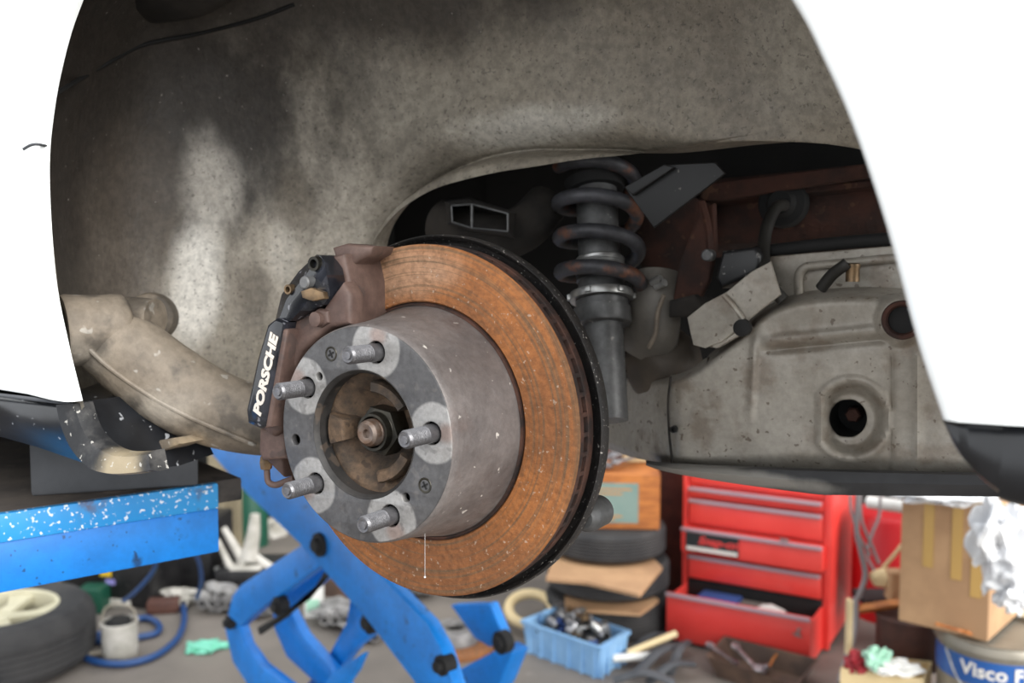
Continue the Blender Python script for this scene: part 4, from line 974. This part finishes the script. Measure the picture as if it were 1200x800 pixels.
# crumpled plastic wrap
def wrap(px, py, Z, r, seed, label, name='plastic_wrap', m='sheet_plastic', sub=4, amp=.75, fq=2.6, catn='plastic wrap'):
    bm = bmesh.new(); lump(bm, Wp(px, py, Z), r, seed=seed, amp=amp, fq=fq, sub=sub); return ontop(name, label, catn, bm, m, sm=25)
wrap(1172, 635, 2.36, (.062, .05, .10), 1, 'crumpled white plastic wrap hanging down the side of the tall carton')
wrap(1190, 690, 2.34, (.05, .04, .05), 5, 'lower bunch of white plastic wrap at the right edge, beside the carton')
wrap(1110, 578, 2.62, (.13, .08, .025), 3, 'flat crumpled clear plastic lying on the tall carton top')
# oil pail
pc = Fl(1165, 812); pc = Vector((pc.x + .0, pc.y + .0, 0))
zr = Wp(1165, 750, 2.62).z
PR = .155; pcx = Wp(1166, 780, 2.66); zrim = Wp(1166, 741, 2.62).z
pail = thing('oil_pail', 'grey steel oil pail with blue band reading Visco FE, under the carton', 'pail', (pcx.x, pcx.y, zrim - .38))
bm = bmesh.new(); lathe(bm, [(0, .0275), (PR * .93, .0275), (PR * .95, .036), (PR * .97, .25), (PR * .985, .26), (PR * .98, .33), (PR, .345), (PR * 1.04, .35), (PR * 1.04, .36), (PR * 1.0, .375), (PR * 1.02, .38), (PR * .96, .38), (PR * .96, .365), (0, .365)], Matrix.Identity(4), 64); finish('pail_body', bm, 'pail_grey', pail, smooth=35)
bm = bmesh.new(); lathe(bm, [(PR * .99, .262), (PR * .996, .335)], Matrix.Identity(4), 64); finish('blue_band', bm, 'pail_blue', pail)
bm = bmesh.new(); lathe(bm, [(PR * .972, .12), (PR * .985, .235)], Matrix.Identity(4), 24, a0=-pi / 2 - .68, a1=-pi / 2 - .1); finish('blue_emblem', bm, 'pail_blue', pail)
def bent(txt, size, r, z, ang, m, name, sx=1.0):
    bm = text_mesh(txt, size, .0005, sx=sx, off=.0012)
    bmesh.ops.subdivide_edges(bm, edges=[e for e in bm.edges if e.calc_length() > .02], cuts=2)
    for v in bm.verts:
        a = ang + v.co.x / r; h = r + .001 + v.co.z; v.co = Vector((h * cos(a), h * sin(a), z + v.co.y))
    return finish(name, bm, m, pail, smooth=0)
bent('Visco FE', .052, PR * .998, .304, -pi / 2 - .45, 'sticker_white', 'pail_lettering', 1.05)
bm = bmesh.new(); tube(bm, [Vector((-PR * 1.03, -.04, .34)), Vector((-PR * .96, -.10, .27)), Vector((-PR * .6, -PR * .95, .20)), Vector((-PR * .1, -PR * 1.1, .17))], .003, seg=8, n=24); finish('bail_handle', bm, 'bright_metal', pail)
# packing bits between pail and carton
bm = bmesh.new()
for k in range(14): lump(bm, Wp(1098 + k * 3.2, 731 + k * .9, 2.58), (.007, .007, .005), seed=k, sub=1)
tag(ontop('sawdust_chips', 'orange packing chips on the rim of the oil pail', 'packing', bm, 'wood_orange'), kind='stuff')
# cream open box with contents
bx0 = thing('open_box', 'cream cardboard box, open, beside the oil pail', 'box')
P4 = [Wp(985, 783, 2.75), Wp(1084, 797, 2.6), Wp(1100, 770, 3.0), Wp(1000, 762, 3.1)]
zt = P4[0].z; P4 = [Fl(985, 783, zt), Fl(1082, 795, zt), Fl(1092, 775, zt), Fl(998, 765, zt)]
bx0.location = (P4[0].x, P4[0].y, 0); o0 = Vector((P4[0].x, P4[0].y, 0))
bm = bmesh.new(); prism(bm, [Vector((p.x, p.y, 0)) for p in P4], (0, 0, zt)); bmesh.ops.delete(bm, geom=[f for f in bm.faces if abs(f.normal.z) > .9 and f.calc_center_median().z > zt - .01], context='FACES_ONLY')
w_ = finish('box_walls', bm, 'cardboard_pale', bx0, smooth=0, loc=-o0); mo = w_.modifiers.new('thickness', 'SOLIDIFY'); mo.thickness = .006
bm = bmesh.new(); tube(bm, [Fl(996, 765, zt), Fl(998, 700, zt + .0) * 1.0 + Vector((0, 0, 0))], .01); bm.free()
bm = bmesh.new(); pp = Fl(997, 765, zt); box(bm, (pp.x, pp.y + .02, zt + .05), (.014, .03, .22), bev=.002); ontop('wooden_post', 'thin upright wooden post at the left corner of the cream box', 'post', bm, 'cardboard_pale', sm=0)
wrap(1028, 772, 2.72, (.035, .03, .035), 8, 'mint green crumpled wrapper in the cream box', 'wrapper', 'mint_paper', 3, catn='wrapper')
wrap(1003, 777, 2.75, (.03, .03, .03), 9, 'dark red rag in the left corner of the cream box', 'red_rag', 'bag_red', 3, catn='rag')
wrap(1052, 783, 2.70, (.06, .03, .02), 10, 'white and red scraps in the cream box beside the mint wrapper', 'paper_scrap', 'white_plastic', 3, catn='paper')
bm = bmesh.new(); p = Wp(1066, 742, 2.95); lathe(bm, [(0, -.09), (.1, -.09), (.1, .05), (.104, .052), (.104, .062), (.098, .065), (0, .066)], Matrix.Translation(p), 32); ontop('brown_drum', 'dark brown round drum standing behind the cream box', 'drum', bm, 'brown_board')
bm = bmesh.new(); a, b = Wp(1003, 714, 3.0), Wp(1058, 706, 2.9); tube(bm, [a, b], .018, seg=4, flat=.8); ontop('orange_bar', 'orange wooden bar lying above the brown drum', 'bar', bm, 'wood_orange', sm=0)
bm = bmesh.new(); box(bm, Wp(1050, 700, 3.05), (.24, .12, .02)); ontop('black_shelf_plate', 'black plate behind the orange bar', 'plate', bm, 'matte_black', sm=0)
bm = bmesh.new(); p = Wp(1048, 640, 3.4); lathe(bm, [(0, -.25), (.14, -.25), (.145, -.24), (.145, .11), (.13, .13), (0, .13)], Matrix.Translation(p), 40); ontop('red_can', 'deep red round container behind the tall carton', 'container', bm, 'deep_red')
bm = bmesh.new(); a = Wp(1018, 588, 3.2); b = Wp(1062, 594, 3.1); tube(bm, [a, b], .022, seg=16); ontop('white_tube', 'pale tube lying above the red container', 'tube', bm, 'white_plastic')
bm = bmesh.new(); box(bm, Wp(1030, 640, 4.0), (.5, .2, 1.3)); ontop('dark_shelf', 'dark shelving upright behind the hanging cables', 'shelf', bm, 'matte_black', sm=0)
bm = bmesh.new(); lump(bm, Wp(1036, 677, 3.0), (.045, .03, .03), seed=3, amp=.2, sub=3); ontop('cream_bottle', 'cream plastic lump of foam left of the tall carton', 'foam', bm, 'cardboard_pale')
bm = bmesh.new(); box(bm, Wp(1048, 685, 2.98), (.05, .05, .10), bev=.01); ontop('pink_carton', 'small brown pink carton touching the tall carton', 'carton', bm, 'cardboard', sm=0)
for k, (pts, lb) in enumerate([([(1006, 575), (1004, 620), (1010, 650), (1014, 675), (1006, 700)], 'leftmost'), ([(1008, 575), (1010, 610), (1022, 640), (1030, 660)], 'second'), ([(1032, 578), (1030, 605), (1022, 625), (1016, 650), (1024, 668)], 'third'), ([(996, 580), (998, 600), (1008, 630), (1020, 650)], 'fourth')]):
    bm = bmesh.new(); tube(bm, [Wp(x, y, 3.0 + .05 * (k % 3)) for x, y in pts], .009 if k == 0 else .005, seg=8, n=30); ontop('hanging_cable', lb + ' grey cable in the tangle hanging right of the red cabinet', 'cable', bm, 'cable_grey', group='cables hanging by the red cabinet')
bm = bmesh.new(); tube(bm, [Wp(1003, 700, 3.0), Wp(1001, 740, 2.95), Wp(984, 800, 2.8)], .010, seg=8, n=12); ontop('grey_pole', 'slim grey pole leaning between red cabinet and cream box', 'pole', bm, 'cable_grey')
bm = bmesh.new(); tube(bm, [Wp(1035, 665, 3.02), Wp(1048, 650, 3.0), Wp(1062, 632, 3.0)], .007, seg=6); tube(bm, [Wp(1035, 665, 3.02), Wp(1052, 675, 3.0)], .007, seg=6); ontop('wooden_hanger', 'pale wooden hook left of the tall carton', 'hook', bm, 'cardboard_pale')
bm = bmesh.new(); box(bm, Wp(1190, 592, 3.05), (.16, .02, .12), rot=Matrix.Rotation(-.3, 3, 'Z')); ontop('brown_board_sheet', 'tan cardboard panel behind the plastic wrap at the right edge', 'cardboard', bm, 'cardboard', sm=0)
bm = bmesh.new(); p = Wp(1195, 640, 3.2); box(bm, p, (.3, .1, .5), rot=Matrix.Rotation(-.3, 3, 'Z')); ontop('white_carton', 'pale carton behind the plastic wrap at the right edge', 'carton', bm, 'cardboard_pale', sm=0)

# --- brake rotor lying on the floor behind the lift
fr = thing('spare_rotor', 'rusty spare brake rotor lying flat on the floor behind the lift arms', 'brake rotor', Fl(533, 757))
bm = bmesh.new(); lathe(bm, [(.07, .0), (.15, .0), (.152, .004), (.152, .022), (.15, .026), (.09, .026)], Matrix.Identity(4), 56); finish('friction_ring', bm, 'orange_rust', fr)
bm = bmesh.new(); lathe(bm, [(.09, .024), (.088, .07), (.084, .075), (.04, .075), (.038, .06)], Matrix.Identity(4), 40); finish('rotor_hat', bm, 'dull_alloy', fr)

# --- left floor: tyre with cream wheel
tc_ = Vector((Fl(-4, 712, .2).x, Fl(-4, 712, .2).y, 0))
ty = thing('wheel', 'cream alloy wheel with black tyre lying flat under the blue platform', 'wheel', tc_)
bm = bmesh.new(); pf = [(.19, .185), (.2, .2), (.24, .212), (.28, .205), (.305, .18), (.312, .15)]
for k in range(5): pf += [(.315, .15 - k * .022), (.315, .145 - k * .022 - .008), (.309, .145 - k * .022 - .010), (.309, .15 - k * .022 - .018)]
pf += [(.312, .04), (.29, .01), (.24, .0), (.19, .01)]
lathe(bm, pf, Matrix.Identity(4), 64); finish('tyre', bm, 'tyre', ty, smooth=35)
bm = bmesh.new(); lathe(bm, [(.2, .195), (.197, .2), (.185, .196), (.18, .17), (.178, .05)], Matrix.Identity(4), 56); rim = finish('rim', bm, 'wheel_cream', ty)
bm = bmesh.new(); lathe(bm, [(0, .178), (.03, .178), (.05, .17), (.055, .15), (0, .15)], Matrix.Identity(4), 32); finish('hub_cap', bm, 'wheel_cream', rim)
bm = bmesh.new(); lathe(bm, [(0, .08), (.18, .08)], Matrix.Identity(4), 32); finish('dark_well', bm, 'matte_black', rim)
for k in range(5):
    a = k * 2 * pi / 5 + .35; bm = bmesh.new(); M = Matrix.Rotation(a, 4, 'Z')
    P = [M @ Vector(q) for q in ((.035, -.028, .172), (.12, -.024, .172), (.186, -.048, .186), (.186, .048, .186), (.12, .024, .172), (.035, .028, .172))]
    prism(bm, P, (0, 0, -.03), bev=.004); finish('wheel_spoke', bm, 'wheel_cream', rim, smooth=50)
# --- can with handle
cn = thing('paint_can', 'dirty white can with wire handle standing in the blue hose loop', 'can', Fl(141, 768))
bm = bmesh.new(); lathe(bm, [(0, 0), (.058, 0), (.06, .004), (.061, .118), (.064, .12), (.064, .126), (.058, .127), (.057, .09), (0, .09)], Matrix.Identity(4), 40); finish('can_body', bm, 'off_white', cn, smooth=35)
bm = bmesh.new(); tube(bm, [(-.062, 0, .118), (-.05, .0, .17), (0, .0, .19), (.05, .0, .17), (.062, 0, .118)], .0035, seg=8, n=24); finish('wire_handle', bm, 'hose_grey', cn)
bm = bmesh.new(); q0 = Fl(141, 768) + Vector((0, 0, .118)); lump(bm, q0, (.045, .045, .025), seed=6, sub=3); ontop('oily_sponge', 'black oily lump filling the dirty white can', 'sponge', bm, 'matte_black')
# --- blue hose
def hose(pts, r, m, name, label, h=.015):
    bm = bmesh.new(); tube(bm, [Fl(x, y, h) for x, y in pts], r, seg=10, n=80); return ontop(name, label, 'hose', bm, m, sm=60)
hose([(90, 742), (120, 752), (150, 748), (182, 742), (186, 732), (172, 724), (150, 728), (118, 742), (100, 755), (98, 768), (118, 776), (150, 777), (182, 768), (204, 752), (213, 738), (216, 722), (214, 706)], .012, 'hose_blue', 'air_hose', 'blue rubber air hose coiled on the floor round the white can')
hose([(60, 777), (80, 772), (105, 766), (130, 762)], .008, 'hose_grey', 'grey_hose', 'thin cream hose lying on the floor left of the white can')
bm = bmesh.new(); tube(bm, [Wp(187, 640, 2.9), Wp(180, 668, 3.0), Wp(160, 692, 3.1), Wp(145, 704, 3.2)], .007, seg=8, n=24); ontop('hanging_hose', 'thin blue hose hanging down in front of the black batteries', 'hose', bm, 'hose_blue')
bm = bmesh.new(); tube(bm, [Wp(218, 636, 2.9), Wp(232, 655, 3.0), Wp(236, 680, 3.1), Wp(231, 700, 3.2)], .007, seg=8, n=24); ontop('hanging_hose', 'short blue hose hanging beside the striped label, right of the batteries', 'hose', bm, 'hose_blue')
# --- teal glove
bm = bmesh.new(); g = Fl(241, 757, .012); lump(bm, g, (.055, .05, .02), seed=2, amp=.5, sub=3); lump(bm, Fl(260, 756, .01), (.03, .02, .012), seed=5, amp=.5, sub=3)
for k in range(3): tube(bm, [Fl(232, 755 + 2 * k, .012), Fl(220 - k, 754 + 5 * k, .01)], .009, seg=8)
ontop('rubber_glove', 'mint green rubber glove lying on the floor right of the can', 'glove', bm, 'glove_teal')
# --- black batteries / cases
def flbox(px, py, w, d, h, m, name, label, catn, rz=.0, bev=.006, z=0):
    p = Fl(px, py); bm = bmesh.new(); box(bm, (0, d / 2, h / 2), (w, d, h), bev=bev); o = finish(name, bm, m, smooth=30); o.location = (p.x, p.y, z); o.rotation_euler = (0, 0, rz); return tag(o, label, catn)
b1 = flbox(148, 712, .22, .25, .34, 'black_plastic', 'battery', 'black battery box with a yellow sticker, behind the white can', 'battery', -.2)
bx('yellow_sticker', (-.085, -.006, .145), (.05, .004, .035), 'yellow_paint', b1, bev=0); bx('round_sticker', (-.065, -.006, .105), (.04, .004, .022), 'lilac_print', b1, bev=0)
flbox(224, 692, .18, .25, .30, 'black_plastic', 'battery', 'black battery box right of the stickered one', 'battery', -.1)
bx_ = flbox(142, 712, .16, .05, .035, 'off_white', 'white_bracket', 'grey white metal piece in front of the stickered battery', 'metal part', -.1)
flbox(190, 720, .12, .08, .05, 'brown_board', 'brick', 'reddish brick on the floor between can and batteries', 'brick', .2)
flbox(104, 720, .10, .1, .10, 'green_plastic', 'green_bottle', 'green plastic container beside the tyre', 'container')
flbox(100, 700, .2, .2, .4, 'matte_black', 'black_box', 'black box behind the green container', 'box')
lbx = flbox(242, 690, .10, .02, .09, 'white_plastic', 'striped_label', 'white card with blue stripes standing by the alloy part', 'card', .2, 0)
for k in range(3): bx('blue_stripe', (0, -.002, .025 + k * .02), (.09, .002, .007), 'hose_blue', lbx, bev=0)
# alloy engine part
def alloy(px, py, r, seed, label, name='alloy_casting', m='dull_alloy'):
    p = Fl(px, py); bm = bmesh.new(); lump(bm, (0, 0, r[2]), r, seed=seed, amp=.8, fq=1.8, sub=3)
    for k in range(3): lathe(bm, [(0, 0), (.02, 0), (.02, .05), (.013, .05), (.013, .02), (0, .02)], Matrix.Translation((-.04 + .04 * k, -r[1] * .8, r[2])) @ Matrix.Rotation(pi / 2, 4, 'X'), 12)
    o = finish(name, bm, m, smooth=25); o.location = p; return tag(o, label, 'engine part')
alloy(258, 712, (.08, .06, .05), 1, 'grey alloy engine casting on the floor right of the batteries')
alloy(212, 706, (.07, .05, .03), 4, 'flat alloy bracket in front of the right battery', m='off_white')
alloy(276, 712, (.05, .04, .04), 7, 'pale dusty casting behind the lift arm')
alloy(430, 745, (.08, .05, .03), 9, 'grey casting on the floor between the lift arms')
alloy(398, 728, (.10, .06, .04), 11, 'dark casting beside the white label box, between the lift arms')
alloy(302, 718, (.09, .05, .04), 12, 'alloy part lying under the left lift arm')
alloy(482, 698, (.08, .05, .06), 14, 'grey casting behind the blue arm near the spare rotor')
alloy(542, 686, (.10, .07, .08), 15, 'brown grey casting behind the spare rotor', m='arm_metal')
# white folding stand
ws = thing('white_stand', 'white painted stand with slanting legs beyond the platform corner', 'stand', Fl(285, 690))
o0 = Fl(285, 690); zc = 3.97
for pts, r in (([(299, 602), (297, 625), (291, 655)], .028), ([(262, 618), (275, 640), (287, 660)], .018), ([(298, 650), (312, 662), (320, 668)], .02), ([(255, 632), (264, 652), (270, 665)], .014)):
    bm = bmesh.new(); tube(bm, [Wp(x, y, zc) - o0 for x, y in pts], (lambda a, r=r: r * (.7 + .6 * a)), seg=12, n=12); finish('stand_leg', bm, 'off_white', ws)
bm = bmesh.new(); box(bm, Wp(290, 664, zc) - o0, (.13, .1, .02), bev=.008); finish('stand_base', bm, 'off_white', ws)
flbox(288, 702, .26, .25, .12, 'black_plastic', 'black_basket', 'black low box under the white stand', 'box')
wrap(322, 632, 4.95, (.14, .1, .1), 21, 'big dusty pale bundle behind the white stand', 'pale_bundle', 'off_white', 3, catn='bundle')
# uprights behind the platform corner
for (px, w, m, nm, lb, y) in ((256, .07, 'beige_metal', 'steel_post', 'beige steel post beyond the platform corner', 4.3), (271, .09, 'beige_metal', 'grey_post', 'second, broader beige post right of the first', 4.45)):
    p = Wp(px, 600, y); bm = bmesh.new(); box(bm, (p.x, p.y, .75), (w, .06, 1.5), bev=.004); ontop(nm, lb, 'post', bm, m, sm=0)
bm = bmesh.new(); p = Wp(292, 580, 4.7); lathe(bm, [(0, -p.z), (.09, -p.z), (.09, .2), (.05, .26), (0, .26)], Matrix.Translation(p), 24); ontop('green_cylinder', 'dark green gas cylinder shape behind the beige posts', 'cylinder', bm, 'green_plastic')
bm = bmesh.new(); p = Wp(292, 640, 5.0); box(bm, (p.x, p.y + .08, .23), (.2, .2, .46)); ontop('dark_stand', 'dark box carrying the green cylinder', 'box', bm, 'matte_black', sm=0)
# white label box between the arms
wl = flbox(367, 724, .07, .05, .13, 'white_plastic', 'white_box', 'small white box with coloured print standing between the lift arms', 'box', 0, .002)
bx('print_panel', (0, -.002, .05), (.05, .002, .05), 'mint_paper', wl, bev=0)
bm = bmesh.new(); box(bm, (Fl(400, 700).x, Fl(400, 700).y + .1, .07), (.35, .2, .14), rot=Matrix.Rotation(-.2, 3, 'Z')); ontop('rusty_box', 'rusty brown open box behind the lift arms', 'box', bm, 'rusty_tray', sm=0)
bm = bmesh.new(); p = Fl(460, 660); box(bm, (p.x + .1, p.y + .65, .3), (1.3, .3, .6), bev=.01); ontop('dark_workbench', 'low dark bench behind the scattered castings', 'bench', bm, 'soot', sm=0)
flbox(110, 650, 1.0, .4, .8, 'matte_black', 'black_bench', 'black bench along the back behind the batteries', 'bench')
bm = bmesh.new(); p = Fl(650, 640); box(bm, (p.x, p.y + .8, .8), (1.5, .3, 1.6), bev=.01); ontop('brown_cupboard', 'dark brown cupboard against the back behind the tyre stack', 'cupboard', bm, 'brown_board', sm=0)
